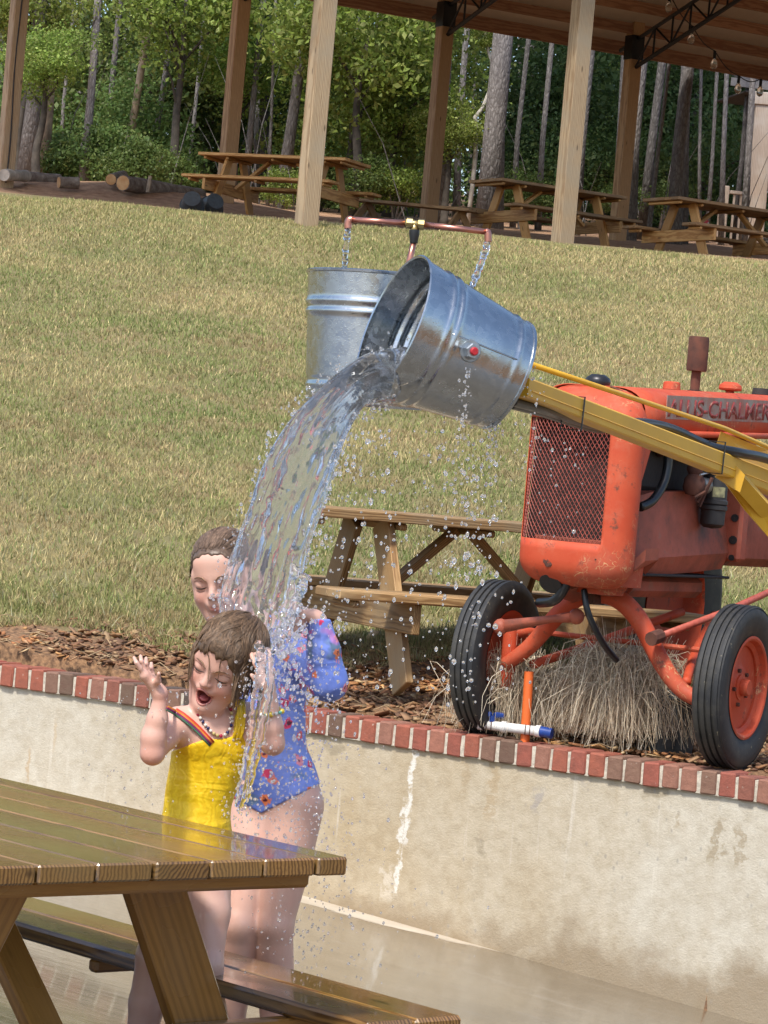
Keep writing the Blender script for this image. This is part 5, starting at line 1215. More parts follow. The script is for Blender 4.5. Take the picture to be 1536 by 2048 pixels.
# ================================================================ the two children
class SDF:
    """signed-distance modelling on a grid: smooth unions of round cones and ellipsoids, meshed as ONE surface"""
    def __init__(s, lo, hi, h):
        s.h = h; s.lo = np.array(lo, float); s.n = np.ceil((np.array(hi) - s.lo) / h).astype(int) + 1
        s.F = np.full(s.n, .08, dtype=np.float32)
    def _win(s, a, b):
        i0 = np.clip(np.floor((a - s.lo) / s.h).astype(int), 0, s.n - 1); i1 = np.clip(np.ceil((b - s.lo) / s.h).astype(int) + 1, 1, s.n)
        ax = [s.lo[k] + s.h * np.arange(i0[k], i1[k]) for k in range(3)]
        return tuple(slice(i0[k], i1[k]) for k in range(3)), ax[0][:, None, None], ax[1][None, :, None], ax[2][None, None, :]
    def _join(s, w, d, k, op):
        f = s.F[w]
        if op == 'add':
            h = np.clip(.5 + .5 * (f - d) / k, 0, 1); s.F[w] = f * (1 - h) + d * h - k * h * (1 - h)
        else:
            d = -d; h = np.clip(.5 - .5 * (f - d) / k, 0, 1); s.F[w] = f * (1 - h) + d * h + k * h * (1 - h)
    def cone(s, a, b, ra, rb, k=.02, op='add'):
        a = np.array(a, float); b = np.array(b, float); m = max(ra, rb) + k + .03
        w, X, Y, Z = s._win(np.minimum(a, b) - m, np.maximum(a, b) + m); ba = b - a; L2 = ba @ ba
        t = np.clip(((X - a[0]) * ba[0] + (Y - a[1]) * ba[1] + (Z - a[2]) * ba[2]) / max(L2, 1e-9), 0, 1)
        d = np.sqrt((X - a[0] - ba[0] * t) ** 2 + (Y - a[1] - ba[1] * t) ** 2 + (Z - a[2] - ba[2] * t) ** 2) - (ra + (rb - ra) * t)
        s._join(w, d, k, op); return s
    def chain(s, pts, rs, k=.02):
        for i in range(len(pts) - 1): s.cone(pts[i], pts[i + 1], rs[i], rs[i + 1], k if i == 0 else min(k, .012))
        return s
    def ell(s, c, rad, M3=None, k=.02, op='add'):
        c = np.array(c, float); rad = np.array(rad, float); m = rad.max() + k + .03
        w, X, Y, Z = s._win(c - m, c + m); A = np.array(M3) if M3 is not None else np.eye(3)     # columns = local axes
        x = X - c[0]; y = Y - c[1]; z = Z - c[2]
        q = [(A[0, i] * x + A[1, i] * y + A[2, i] * z) / rad[i] for i in range(3)]
        k0 = np.sqrt(q[0] ** 2 + q[1] ** 2 + q[2] ** 2); k1 = np.sqrt((q[0] / rad[0]) ** 2 + (q[1] / rad[1]) ** 2 + (q[2] / rad[2]) ** 2)
        s._join(w, k0 * (k0 - 1) / np.maximum(k1, 1e-6), k, op); return s
    def val(s, p):
        q = np.clip((np.array(p, float) - s.lo) / s.h, 0, s.n - 1.001); i = q.astype(int); f = q - i; v = 0
        for dx in (0, 1):
            for dy in (0, 1):
                for dz in (0, 1): v += s.F[i[0] + dx, i[1] + dy, i[2] + dz] * (f[0] if dx else 1 - f[0]) * (f[1] if dy else 1 - f[1]) * (f[2] if dz else 1 - f[2])
        return v
    def ray(s, o, d, L=.6, st=.0025, off=0.):
        o = np.array(o, float); d = np.array(d, float); d /= np.linalg.norm(d)
        for t in np.arange(0, L, st):
            if s.val(o + d * t) < off:
                a, b = t - st, t
                for _ in range(6):
                    m = (a + b) / 2
                    if s.val(o + d * m) < off: b = m
                    else: a = m
                return Vector(o + d * b)
        return None
    def mesh(s, F=None):
        F = s.F if F is None else F; I = F < 0; n = s.n
        c = np.zeros(n - 1, dtype=np.uint8)
        for dx in (0, 1):
            for dy in (0, 1):
                for dz in (0, 1): c += I[dx:n[0] - 1 + dx, dy:n[1] - 1 + dy, dz:n[2] - 1 + dz]
        act = np.argwhere((c > 0) & (c < 8)); idx = -np.ones(n - 1, dtype=np.int64); idx[act[:, 0], act[:, 1], act[:, 2]] = np.arange(len(act))
        cor = [(dx, dy, dz) for dx in (0, 1) for dy in (0, 1) for dz in (0, 1)]
        val = np.stack([F[act[:, 0] + a, act[:, 1] + b, act[:, 2] + e] for a, b, e in cor], 1).astype(float)
        P = np.zeros((len(act), 3)); C = np.zeros(len(act))
        for i, a in enumerate(cor):
            for j, b in enumerate(cor):
                if i < j and sum(abs(a[k] - b[k]) for k in range(3)) == 1:
                    va, vb = val[:, i], val[:, j]; m = (va < 0) != (vb < 0); t = np.where(m, va / np.where(va == vb, 1, va - vb), 0)
                    P += m[:, None] * (np.array(a) + np.outer(t, np.array(b) - np.array(a))); C += m
        V = s.lo + s.h * (act + P / np.maximum(C, 1)[:, None]); Q = []
        for ax in range(3):
            o1, o2 = (ax + 1) % 3, (ax + 2) % 3; sl0 = [slice(1, n[k] - 1) for k in range(3)]; sl0[ax] = slice(0, n[ax] - 1); sl1 = list(sl0); sl1[ax] = slice(1, n[ax])
            a = I[tuple(sl0)]; b = I[tuple(sl1)]; e = np.argwhere(a != b); 
            if not len(e): continue
            org = e.copy(); org[:, o1] += 1; org[:, o2] += 1; inside = a[e[:, 0], e[:, 1], e[:, 2]]
            q = []
            for d1, d2 in ((-1, -1), (0, -1), (0, 0), (-1, 0)):
                g = org.copy(); g[:, o1] += d1; g[:, o2] += d2; q.append(idx[g[:, 0], g[:, 1], g[:, 2]])
            q = np.stack(q, 1); q[~inside] = q[~inside][:, ::-1]; Q.append(q)
        Q = np.concatenate(Q); Q = Q[(Q >= 0).all(1)]
        for _ in range(2):                                    # light relaxation removes the grid's steps
            S_ = np.zeros_like(V); Nn = np.zeros(len(V))
            for a, b in ((0, 1), (1, 2), (2, 3), (3, 0)):
                np.add.at(S_, Q[:, a], V[Q[:, b]]); np.add.at(S_, Q[:, b], V[Q[:, a]]); np.add.at(Nn, Q[:, a], 1); np.add.at(Nn, Q[:, b], 1)
            V = V * .45 + .55 * S_ / np.maximum(Nn, 1)[:, None]
        return V, Q
def pix_np(V):
    v = V - np.array(CAM); d = v @ np.array(_fw); return 768 + v @ np.array(C_R) / d * F_PX, 1024 - v @ np.array(C_U) / d * F_PX, d

n = NT('skin'); c = n.attr('col'); v = n.tc.outputs['Object']; mott = n.noise(22, 4, .6, vec=v)
c = n.mix(n.rng(mott, .35, .7, 0, .22), c, (.62, .25, .18)); c = n.mix(n.rng(n.vor(70, vec=v), .0, .05, .25, 0), c, (.36, .17, .1))
n.P(Base_Color=c, Roughness=n.rng(n.noise(30, 4, .7, vec=v), .4, .62, .3, .62), Coat_Weight=n.rng(n.noise(9, 4, vec=v), .45, .6, 0, .5), Coat_Roughness=.12, Subsurface_Weight=.0, Subsurface_Radius=(.012, .005, .003), Subsurface_Scale=.6, Specular_IOR_Level=.5, Normal=n.bump(n.math('ADD', n.noise(240, 3, vec=v), n.noise(40, 3, vec=v)), .16, .0022)); M_skin = n.m
n = NT('wet_hair'); oi = n.rand(); v = n.tc.outputs['Object']; c = n.attr('col'); hx = n.noise(150, 3, .6, vec=n.vmul(v, (1, 1, .2)))
n.P(Base_Color=n.mix(n.rng(hx, .35, .7, 0, .6), c, (.022, .013, .008)), Roughness=.42, Specular_IOR_Level=.4, Normal=n.bump(hx, .4, .003)); M_hair = n.m
M_lash = simple('lash', (.03, .017, .012), .6); M_lip = simple('lip', (.56, .22, .18), .35, var=.1); M_tooth = simple('tooth', (.78, .74, .66), .25, var=.05); M_tongue = simple('tongue', (.5, .13, .13), .3, var=.1); M_brow = simple('brow', (.25, .15, .09), .8)
SK = np.array([.63, .385, .30])
R0 = Matrix(((-C_R.x, -_fw.x, C_U.x), (-C_R.y, -_fw.y, C_U.y), (-C_R.z, -_fw.z, C_U.z)))
def head_frame(yaw, pitch, roll):
    return R0 @ Matrix.Rotation(-roll, 3, 'Y') @ Matrix.Rotation(-yaw, 3, 'Z') @ Matrix.Rotation(-pitch, 3, 'X')
def add_head(S_, HC, H, sc=1.0, mouth=1.0, ear=True):
    A = np.array(H); P = lambda x, y, z: np.array(HC) + A @ (np.array((x, y, z)) * sc); e = lambda c, r, k, op='add': S_.ell(P(*c), np.array(r) * sc, A, k * sc, op)
    cn = lambda a, b, ra, rb, k, op='add': S_.cone(P(*a), P(*b), ra * sc, rb * sc, k * sc, op)
    e((0, -.014, .032), (.070, .090, .076), .03)                       # cranium
    e((0, .018, -.03), (.058, .064, .066), .03)                        # face
    jaw = -.012 * mouth
    e((0, .040, -.082 + jaw), (.036, .034, .028), .025)                # jaw
    e((0, .066, -.094 + jaw), (.016, .014, .014), .016)                # chin
    for s_ in (-1, 1):
        e((s_ * .036, .052, -.036), (.024, .022, .024), .02)           # cheeks
        cn((s_ * .012, .078, .012), (s_ * .046, .060, .014), .009, .008, .016)   # brow
        cn((s_ * .050, .03, -.05), (s_ * .026, .045, -.088 + jaw), .014, .014, .03)
    e((0, .064, .045), (.045, .02, .03), .03)                          # forehead
    for s_ in (-1, 1): e((s_ * .047, .026, .002), (.021, .036, .032), .02)
    for s_ in (-1, 1): e((s_ * .031, .089, -.003), (.017, .013, .010), .010, 'sub')   # sockets
    for s_ in (-1, 1): e((s_ * .0315, .0685, -.004), (.016, .0125, .0115), .006)      # closed lids
    cn((0, .080, .004), (0, .095, -.028), .0075, .0095, .012)          # nose
    for s_ in (-1, 1): e((s_ * .0095, .089, -.031), (.0068, .008, .006), .006); e((s_ * .0055, .093, -.0375), (.0035, .004, .003), .003, 'sub')
    e((0, .080, -.052), (.022, .010, .010), .014)                      # upper lip mound
    if mouth > .3:
        e((0, .083, -.066 + jaw * .4), (.0195, .032, .010 + .0115 * mouth), .006, 'sub')
    else:
        e((0, .078, -.064), (.018, .010, .007), .008); cn((-.014, .0885, -.0585), (.014, .0885, -.0585), .0016, .0016, .003, 'sub')
    if ear:
        for s_ in (-1, 1):
            e((s_ * .077, -.012, -.004), (.008, .019, .028), .010); e((s_ * .083, -.006, -.002), (.006, .010, .017), .006, 'sub')
    return P
def person_skin(S_, root, paint, name='body'):
    V, Q = S_.mesh(); col = np.tile(SK, (len(V), 1)); col = paint(V, col)
    return mobj(name, npmesh(name, V, Q, M_skin, True, col), root)
def face_parts(S_, P, H, sc, root, mouth, jaw, sides=(-1, 1)):
    fwd = np.array(H)[:, 1]
    def surf(x, z, off=0.):
        q = S_.ray(P(x, .16, z), -fwd, .2, .002, off); return q
    fv = Vector(fwd)
    def row(f, xs): return [q + fv * .0004 for q in (f(x) for x in xs) if q is not None]
    def stroke(pts, rs, name, mt, **k):
        if len(pts) > 3: b = MB(); b.tube(pts, [float(np.interp(i / (len(pts) - 1), np.linspace(0, 1, len(rs)), rs)) for i in range(len(pts))], 6, **k); b.build(name, mt, root, True)
    for s_ in sides:
        stroke(row(lambda x: surf(s_ * .0315 + x, -.0085 - .0035 * (1 - (x / .0155) ** 2)), np.linspace(-.0155, .0155, 9)), [.0006, .0011, .0014, .0016, .0016, .0016, .0014, .0011, .0006], 'eyelash', M_lash)
        for dz, dx in ((.0055, .006), (-.017, .004)):                    # squint creases
            stroke(row(lambda x: surf(s_ * (.0315 + dx) + x, dz - .003 * (1 - (x / .012) ** 2) * (1 if dz < 0 else -1)), np.linspace(-.012, .012, 7)), [.0009, .0009], 'lid_crease', simple_crease)
        stroke(row(lambda x: surf(s_ * x, .0135 + .005 * math.sin((x - .012) / .036 * math.pi) - (.004 if x < .02 else 0)), np.linspace(.011, .047, 9)), [.0016, .003, .0036, .0038, .0034, .003, .0024, .0018, .0008], 'eyebrow', M_brow, sq=(1, .45))
    if mouth > .3:
        cz = -.066 + jaw * .4; rx, rz_ = .0205, .0113 + .0115 * mouth
        pts = [surf(rx * math.cos(a), cz + rz_ * math.sin(a)) + fv * .0008 for a in np.linspace(0, 2 * math.pi, 28, endpoint=False)]
        b = MB(); b.tube(pts, [.0018 + .0010 * abs(math.sin(a)) for a in np.linspace(0, 2 * math.pi, 28, endpoint=False)], 8, closed=True); b.build('lips', M_lip, root, True)
        b = MB(); A3 = Matrix(H)
        b.ball(P(0, .062, cz - .010), (.012 * sc, .016 * sc, .006 * sc), 8, A3); b.build('tongue', M_tongue, root, True)
        for k in range(6):
            x = (k - 2.5) * .0052; b = MB(); b.ball(P(x, .0735 - abs(x) * .35, cz + rz_ * .72), (.0026 * sc, .0022 * sc, .0042 * sc), 5, A3); b.build('tooth', M_tooth, root, True)
simple_crease = simple('skin_crease', (.34, .15, .11), .6)
def hair(S_, HC, H, sc, root, col, seed, clumps, pulled=False):
    """thin scalp shell plus wet locks: strands that start apart and close up towards the lock's tip"""
    A = np.array(H); P = lambda p: np.array(HC) + A @ (np.array(p) * sc)
    lo = np.array(HC) - .16; G_ = SDF(lo, lo + .32, .0034)
    ecen = np.array((0, -.018, .034)); erad = np.array((.079, .096, .083) if not pulled else (.0755, .0925, .0785))
    add_head(G_, HC, H, sc, 0., False); off = .005 if not pulled else .003
    ax = [G_.lo[k] + G_.h * np.arange(G_.n[k]) - np.array(HC)[k] for k in range(3)]
    X, Y, Z = ax[0][:, None, None], ax[1][None, :, None], ax[2][None, None, :]
    lx, ly, lz = ((A[0, i] * X + A[1, i] * Y + A[2, i] * Z) / sc for i in range(3))
    wob = .004 * np.sin(lx * 160) + .003 * np.sin(lx * 390 + 1)
    cut = (.80 * ly - .60 * lz - .040 + wob) if not pulled else (.8 * ly - .6 * lz - .020 + wob * .6)
    cut = np.maximum(cut, np.minimum(ly - .012, .004 - lz)) if not pulled else np.maximum(cut, np.minimum(ly + .005, .03 - lz))
    F_ = np.maximum(np.maximum(G_.F - off, cut), -.05 - lz); V, Q = G_.mesh(F_.astype(np.float32))
    mobj('hair', npmesh('hair', V, Q, M_hair, True, np.tile(np.array(col) * .75, (len(V), 1))), root)
    r = random.Random(seed); down = A.T @ np.array((0, 0, -1.0)); Vs = []; Fs = []; Cs = []
    tl = R(35) if not pulled else R(100); ct, st = math.cos(tl), math.sin(tl)
    def sph(th, ph, lift):                                   # pole tilted to the back of the head
        q = np.array((math.sin(th) * math.sin(ph), math.sin(th) * math.cos(ph), math.cos(th)))
        return ecen + erad * lift * np.array((q[0], q[1] * ct - q[2] * st, q[1] * st + q[2] * ct))
    for (phi, th0, th1, tail, n_, spread, wave) in clumps(r):
        tw = r.uniform(-.25, .25); w1 = r.uniform(0, 6.28); w2 = r.uniform(-.5, .5); lift0 = r.uniform(1.005, 1.035) if pulled else r.uniform(1.0, 1.07)
        for k in range(n_):
            o = r.gauss(0, 1) * spread; pts = []; tone = r.uniform(.6, 1.55); a0 = th0 + r.uniform(-.12, .25)
            lift = lift0 + r.uniform(-.008, .014)
            for t in np.linspace(0, 1, 10):
                th = a0 + (th1 - a0) * t; ph = phi + tw * t * t + o * (1 - .75 * t) + wave * math.sin(t * 6 + w1) / max(.5, math.sin(th) + .2); pts.append(sph(th, ph, lift + .012 * wave * math.sin(t * 9 + w1)))
            if tail > 0:
                d0 = pts[-1] - pts[-2]; d0 /= np.linalg.norm(d0); p = pts[-1]; L = tail * r.uniform(.75, 1.1)
                for t in range(7):
                    d0 = d0 * .66 + down * .34 + np.array((w2 * .22 * math.sin(t * 1.1 + w1), .0, .03 * math.sin(t + w1))); d0 /= np.linalg.norm(d0); p = p + d0 * L / 7
                    if p[1] > .015 and p[2] < .07:
                        yy_ = .090 - 7.5 * p[0] ** 2 + (.010 if -.045 < p[2] < -.005 and abs(p[0]) < .012 else 0) - (.02 if p[2] < -.085 else 0)
                        p = np.array((p[0], max(p[1], yy_), p[2]))
                    pts.append(p)
            for i_ in range(10):                             # lay the strand on the scalp
                for _ in range(8):
                    if G_.val(P(pts[i_])) > off + .0005: break
                    pts[i_] = ecen + (pts[i_] - ecen) * 1.02
            w_ = r.uniform(.0005, .0012); N = len(pts); b = MB()
            b.tube([Vector(P(p)) for p in pts], [w_ * min(1, .5 + i * .2) * (1 if i < N - 4 else (N - i) / 4.5) for i in range(N)], 4, False)
            n0 = len(Vs); Vs += b.v; Fs += [tuple(i + n0 for i in f) for f in b.f]; Cs += [np.array(col) * tone] * len(b.v)
    mobj('hair_strands', npmesh('hair_strands', np.array(Vs), np.array(Fs), M_hair, True, np.array(Cs)), root)['kind'] = 'stuff'
def loose_locks(r):
    for k in range(150):                                     # cap and sides
        phi = r.uniform(-math.pi, math.pi); front = abs(phi) < 1.05
        yield (phi, r.uniform(.1, 1.0), r.uniform(1.65, 1.93) if front else r.uniform(1.8, 2.15), 0 if front else r.uniform(.02, .075), 15, .12, .15)
    for phi in (-.95, -1.05, -1.15, -1.1, -1.3, -1.25, -.88, -1.0): yield (phi, .8, 1.95, r.uniform(.05, .1), 11, .06, .05)     # mass over the cheek on the right of the photo
    for phi in (1.25, 1.35, 1.5, 1.65): yield (phi, .8, 1.95, r.uniform(.04, .09), 9, .07, .06)
    for k in range(26): yield (math.copysign(r.uniform(1.2, 2.6), r.random() - .5), r.uniform(.5, 1.3), r.uniform(1.7, 2.1), r.uniform(.05, .1), 4, .05, .35)   # stray wisps
    for phi, L in ((.22, .075), (-.16, .08), (-.5, .06)): yield (phi, 1.2, 2.02, L, 4, .03, .04)   # thin strands across the face
def slick_locks(r):
    for k in range(150):
        phi = r.uniform(-1.9, 1.9); yield (phi, r.uniform(.3, 1.7), 2.76 - .36 * abs(phi) + r.uniform(-.06, .04), 0, 10, .05, .012)
def hand(S_, wrist, tips, knuck, thumb, r=.0082, palm_r=.017):
    """palm from wrist to the row of knuckles; each finger its own bent chain rooted inside the palm"""
    W_ = np.array(wrist); kn = [np.array(k) for k in knuck]
    for k in kn: S_.cone(W_, k, palm_r * .9, palm_r * .62, .008)
    for i in range(len(kn) - 1): S_.cone(kn[i], kn[i + 1], palm_r * .62, palm_r * .62, .006)
    for k, t in zip(kn, tips): S_.chain([k, np.array(t[0]), np.array(t[1]), np.array(t[2])], [r, r * .95, r * .86, r * .72], .0025)
    S_.chain([W_ * .55 + kn[0] * .45, np.array(thumb[0]), np.array(thumb[1])], [r * 1.35, r * 1.05, r * .8], .006)
fw_ = np.array(_fw); A_ = lambda x, y, d: np.array(at(x, y, d))

# ---------------------------------------------------------------- child in yellow
D1 = 6.9
S1 = SDF(A_(405, 2290, D1) - np.array((.33, .34, .02)), A_(405, 1190, D1) + np.array((.26, .34, .05)), .0034)
shR, shL = A_(358, 1448, D1 - .02), A_(496, 1440, D1 + .06)
pel, wai, che = A_(388, 1690, D1 + .03), A_(397, 1592, D1 + .03), A_(424, 1500, D1 + .03)
B1 = np.array([np.array(C_R), fw_, np.array(C_U)]).T
tilt = lambda a: np.array(Matrix.Rotation(a, 3, _fw)) @ B1
nb_ = A_(447, 1432, D1 + .035)
def torso1(S_):
    S_.ell(che, (.088, .066, .098), tilt(R(12)), .03); S_.ell(wai, (.074, .062, .085), tilt(R(9)), .05); S_.ell(pel, (.088, .074, .085), tilt(R(4)), .05)
    S_.cone(shR, shL, .034, .036, .04); S_.cone(A_(405, 1478, D1 + .0), A_(458, 1472, D1 + .03), .05, .05, .04)
    return S_
torso1(S1)
neckT = A_(446, 1375, D1 + .03)
S1.chain([nb_, neckT], [.036, .034], .03)
H1 = head_frame(R(16), R(27), R(27)); HC1 = at(452, 1322, D1 - .035)
P1 = add_head(S1, HC1, H1, .95, 1.0)
elR, wrR = A_(305, 1506, D1 - .16), A_(321, 1394, D1 - .17)
S1.chain([shR, (shR + elR) / 2 + np.array((0, 0, .004)), elR], [.034, .029, .0255], .03); S1.chain([elR, elR * .72 + wrR * .28 + np.array((-.003, 0, 0)), elR * .4 + wrR * .6, wrR], [.0255, .0275, .0225, .0165], .014)
kn = [A_(297 + k * 7.5 - 8, 1352 + k * 4.5 - 1, D1 - .195 + k * .016) for k in range(4)]
tipsR = []
for k, (mx, my, tx, ty) in enumerate(((280, 1336, 268, 1315), (286, 1333, 281, 1311), (294, 1337, 292, 1316), (303, 1344, 303, 1326))):
    tipsR.append((A_(mx, my, D1 - .205 + k * .018), A_((mx + tx) / 2 - 1, (my + ty) / 2, D1 - .21 + k * .018), A_(tx, ty, D1 - .195 + k * .018)))
hand(S1, A_(319, 1386, D1 - .172), tipsR, kn, (A_(316, 1362, D1 - .20), A_(318, 1347, D1 - .215)), .0066, .017)
elL, wrL = A_(546, 1487, D1 - .08), A_(536, 1378, D1 - .10)
S1.chain([shL, (shL + elL) / 2, elL], [.034, .029, .025], .03); S1.chain([elL, elL * .7 + wrL * .3, wrL], [.025, .026, .017], .014)
kn = [A_(519 + k * 7.5, 1346 - k * 1.5, D1 - .115 + k * .012) for k in range(4)]
hand(S1, A_(534, 1372, D1 - .10), [(A_(510 + k * 7, 1327 - k * 3, D1 - .12 + k * .012), A_(504 + k * 7, 1313 - k * 3, D1 - .11 + k * .012), A_(500 + k * 7, 1301 - k * 2, D1 - .095 + k * .012)) for k in range(4)], kn, (A_(514, 1362, D1 - .13), A_(503, 1350, D1 - .13)), .0066, .016)
fl1 = lambda x, y: fz(x, y)
for hx, kx, ky, ax_, dz in ((366, 308, 1915, 262, -.03), (412, 410, 1930, 432, .05)):
    hp_, kp_ = A_(hx, 1722, D1 + .03), A_(kx, ky, D1 - .05); an = A_(ax_, 2200, D1 + dz); an[2] = fz(an[0], an[1]) + .06
    S1.chain([hp_, hp_ * .5 + kp_ * .5, kp_], [.062, .056, .040], .03); S1.chain([kp_, kp_ * .68 + an * .32 + fw_ * .012, an], [.040, .041, .024], .015)
    heel = an + fw_ * .03; heel[2] = fz(an[0], an[1]) + .022; toe = an - fw_ * .105; toe[2] = fz(toe[0], toe[1]) + .014
    S1.chain([an, heel], [.024, .022], .02); S1.chain([heel, toe], [.024, .014], .012)
    for k in range(5): t0 = toe + np.array((-.022 + .011 * k, 0, 0)); S1.cone(t0 + fw_ * .03, t0 - fw_ * (.018 - .003 * abs(k - 1)), .010, .007, .004)
girl1 = empty('person', (HC1.x - .06, HC1.y, fz(HC1.x, HC1.y)), 0, 'person in yellow swimsuit shrieking with eyes shut, one hand raised, bead necklace', 'person')
def paint1(V, col):
    q = (V - np.array(HC1)) @ np.array(H1) / .95; cz = -.064 - .012 * .4
    m = ((q[:, 0] / .0225) ** 2 + ((q[:, 2] - cz) / .0245) ** 2 < 1) & (q[:, 1] < .0795) & (q[:, 1] > .03); col[m] = (.16, .02, .022)
    ch = np.exp(-(((np.abs(q[:, 0]) - .038) / .018) ** 2 + ((q[:, 2] + .035) / .02) ** 2)) * (q[:, 1] > .03); col = col * (1 - .35 * ch[:, None]) + np.array((.66, .22, .17)) * .35 * ch[:, None]
    no = np.exp(-((q[:, 0] / .014) ** 2 + ((q[:, 2] + .03) / .014) ** 2)) * (q[:, 1] > .06); col = col * (1 - .2 * no[:, None]) + np.array((.66, .25, .19)) * .2 * no[:, None]
    for j_, rr_ in ((elR, .04), (elL, .04)):
        e_ = np.exp(-((V - j_) ** 2).sum(1) / rr_ ** 2); col = col * (1 - .4 * e_[:, None]) + np.array((.62, .24, .18)) * .4 * e_[:, None]
    return col
person_skin(S1, girl1, paint1)
face_parts(S1, P1, H1, .95, girl1, 1.0, -.012)
hair(S1, HC1, H1, .95, girl1, (.17, .105, .06), 3, loose_locks)
def view_hit(S_, px, py, d0, lift=.0):
    o = at(px, py, d0); q = S_.ray(o, o - CAM, .9, .003, lift); return q
# swimsuit: follows the torso
n = NT('yellow_suit'); v = n.tc.outputs['Object']; ws = n.n('TexWave', i_Scale=16, i_Distortion=14, i_Detail=3, i_Detail_Scale=1.6); n.set(ws.inputs['Vector'], v)
cr_ = n.noise(9, 3, .5, vec=n.vmul(v, (.7, .7, 1.8)), dist=.5)
n.P(Base_Color=n.mix(n.rng(ws.outputs[1], .2, .9), (.74, .47, .008), (.82, .55, .015)), Roughness=.42, Specular_IOR_Level=.4, Normal=n.bump(cr_, .4, .03, n.bump(ws.outputs[1], .18, .003))); M_yell = n.m
T1 = torso1(SDF(S1.lo, S1.lo + S1.h * (S1.n - 1), S1.h)); T1.cone(A_(366, 1722, D1 + .03), A_(350, 1790, D1), .062, .058, .03); T1.cone(A_(412, 1722, D1 + .03), A_(410, 1790, D1), .062, .058, .03)
def grid_pix(S_):
    ax = [S_.lo[k] + S_.h * np.arange(S_.n[k]) for k in range(3)]; X, Y, Z = ax[0][:, None, None] - CAM.x, ax[1][None, :, None] - CAM.y, ax[2][None, None, :] - CAM.z
    d = X * _fw.x + Y * _fw.y + Z * _fw.z; return 768 + (X * C_R.x + Y * C_R.y + Z * C_R.z) / d * F_PX, 1024 - (X * C_U.x + Y * C_U.y + Z * C_U.z) / d * F_PX
GX, GY = grid_pix(T1); sc_ = D1 / F_PX
top = np.maximum(1478 + np.maximum(0, 410 - GX) * .36 + np.maximum(0, GX - 440) * -.2, 1400) - np.where(GX > 464, 1, 0) * np.clip((GX - 464) * 8, 0, 62) - GY      # neckline
legline = GY - (1768 - np.abs(GX - 388) * .55)
F_ = np.maximum(np.maximum(T1.F - .0038, top * sc_), legline * sc_); V, Q = T1.mesh(F_.astype(np.float32))
mobj('swimsuit', npmesh('swimsuit', V, Q, M_yell, True), girl1)
def ribbon(S_, pxs, d0, off, w_, mats, name, parent, lift=.004):
    """flat strips side by side laid over the body along a pixel path"""
    for i, mt in enumerate(mats):
        rows = []
        for (x, y, nx_, ny_) in pxs:
            row = []
            for e_ in (-.5, .0, .5):
                o_ = (i + e_ - (len(mats) - 1) / 2) * w_ / sc_; q = view_hit(S_, x + nx_ * o_, y + ny_ * o_, d0, lift)
                if q is not None: row.append(q - _fw * off)
            if len(row) == 3: rows.append(row)
        if len(rows) > 2:
            b = MB(); b.loft(rows, cap=False, closed=False); o = b.build(name, mt, parent, True, fix=False); o.modifiers.new('thick', 'SOLIDIFY').thickness = .0016
pth = [(336, 1415), (350, 1422), (366, 1432), (382, 1445), (398, 1460), (412, 1475), (424, 1488)]
path = []
for i, (x, y) in enumerate(pth):
    a = pth[max(0, i - 1)]; b = pth[min(len(pth) - 1, i + 1)]; l = math.hypot(b[0] - a[0], b[1] - a[1]); path.append((x, y, -(b[1] - a[1]) / l, (b[0] - a[0]) / l))
ribbon(S1, path, D1 - .35, .001, .0042, [simple('strap_red', (.62, .05, .02), .5), simple('strap_orange', (.75, .24, .04), .5), simple('strap_purple', (.2, .015, .11), .5), simple('strap_green', (.06, .15, .09), .5)], 'rainbow_strap', girl1)
pth = [(478, 1398), (481, 1415), (482, 1435), (480, 1455), (474, 1480)]; ribbon(S1, [(x, y, 1, 0) for x, y in pth], D1 - .35, .001, .0075, [M_yell, M_yell, M_yell], 'shoulder_strap', girl1)
# necklace and bracelet, bead by bead
bead = [simple('bead_pearl', (.72, .68, .6), .2), simple('bead_navy', (.02, .02, .1), .2), simple('bead_red', (.4, .015, .05), .2), simple('bead_gold', (.6, .48, .2), .2)]
bp_ = smooth_path([Vector((x, y, 0)) for x, y in ((366, 1372), (370, 1385), (378, 1402), (390, 1420), (402, 1438), (415, 1455), (428, 1467), (442, 1472), (454, 1466), (462, 1452), (464, 1436), (462, 1420), (460, 1408))], 10)
nk = empty('bead_necklace', at(430, 1470, D1 - .05), 0, 'necklace of pearl, navy and red beads round the neck of the person in yellow', 'necklace')
N1 = torso1(SDF(S1.lo, S1.lo + S1.h * (S1.n - 1), S1.h)); N1.chain([nb_, neckT], [.040, .038], .03); last = None; kk = 0
for q in bp_:
    if last is None or math.hypot(q.x - last.x, q.y - last.y) > 7.0:
        last = q; w_ = view_hit(N1, q.x, q.y, D1 - .35, .004)
        if w_ is None: continue
        b = MB(); b.ball(w_ - _fw * .001, .0042, 6); b.build('bead', bead[(0, 3, 2, 0, 1, 0, 1, 0, 3, 3, 2, 0, 1, 0, 1, 0)[kk % 16]], nk, True); kk += 1
br = empty('bead_bracelet', at(545, 1440, D1 - .15), 0, 'bracelet of yellow, white and mint beads on the forearm of the person in yellow', 'bracelet')
c_ = elL * .42 + wrL * .58; axv = Vector(wrL - elL).normalized(); u_ = axv.orthogonal().normalized(); w2 = axv.cross(u_)
bm_ = [simple('bead_yellow', (.7, .5, .05), .3), simple('bead_white', (.75, .75, .72), .3), simple('bead_mint', (.2, .6, .48), .3)]
for k in range(14):
    a = k * 2 * math.pi / 14; b = MB(); b.ball(Vector(c_) + (u_ * math.cos(a) + w2 * math.sin(a)) * .0275, .0065 if k % 3 == 0 else .0045, 6); b.build('bead', bm_[k % 3], br, True)

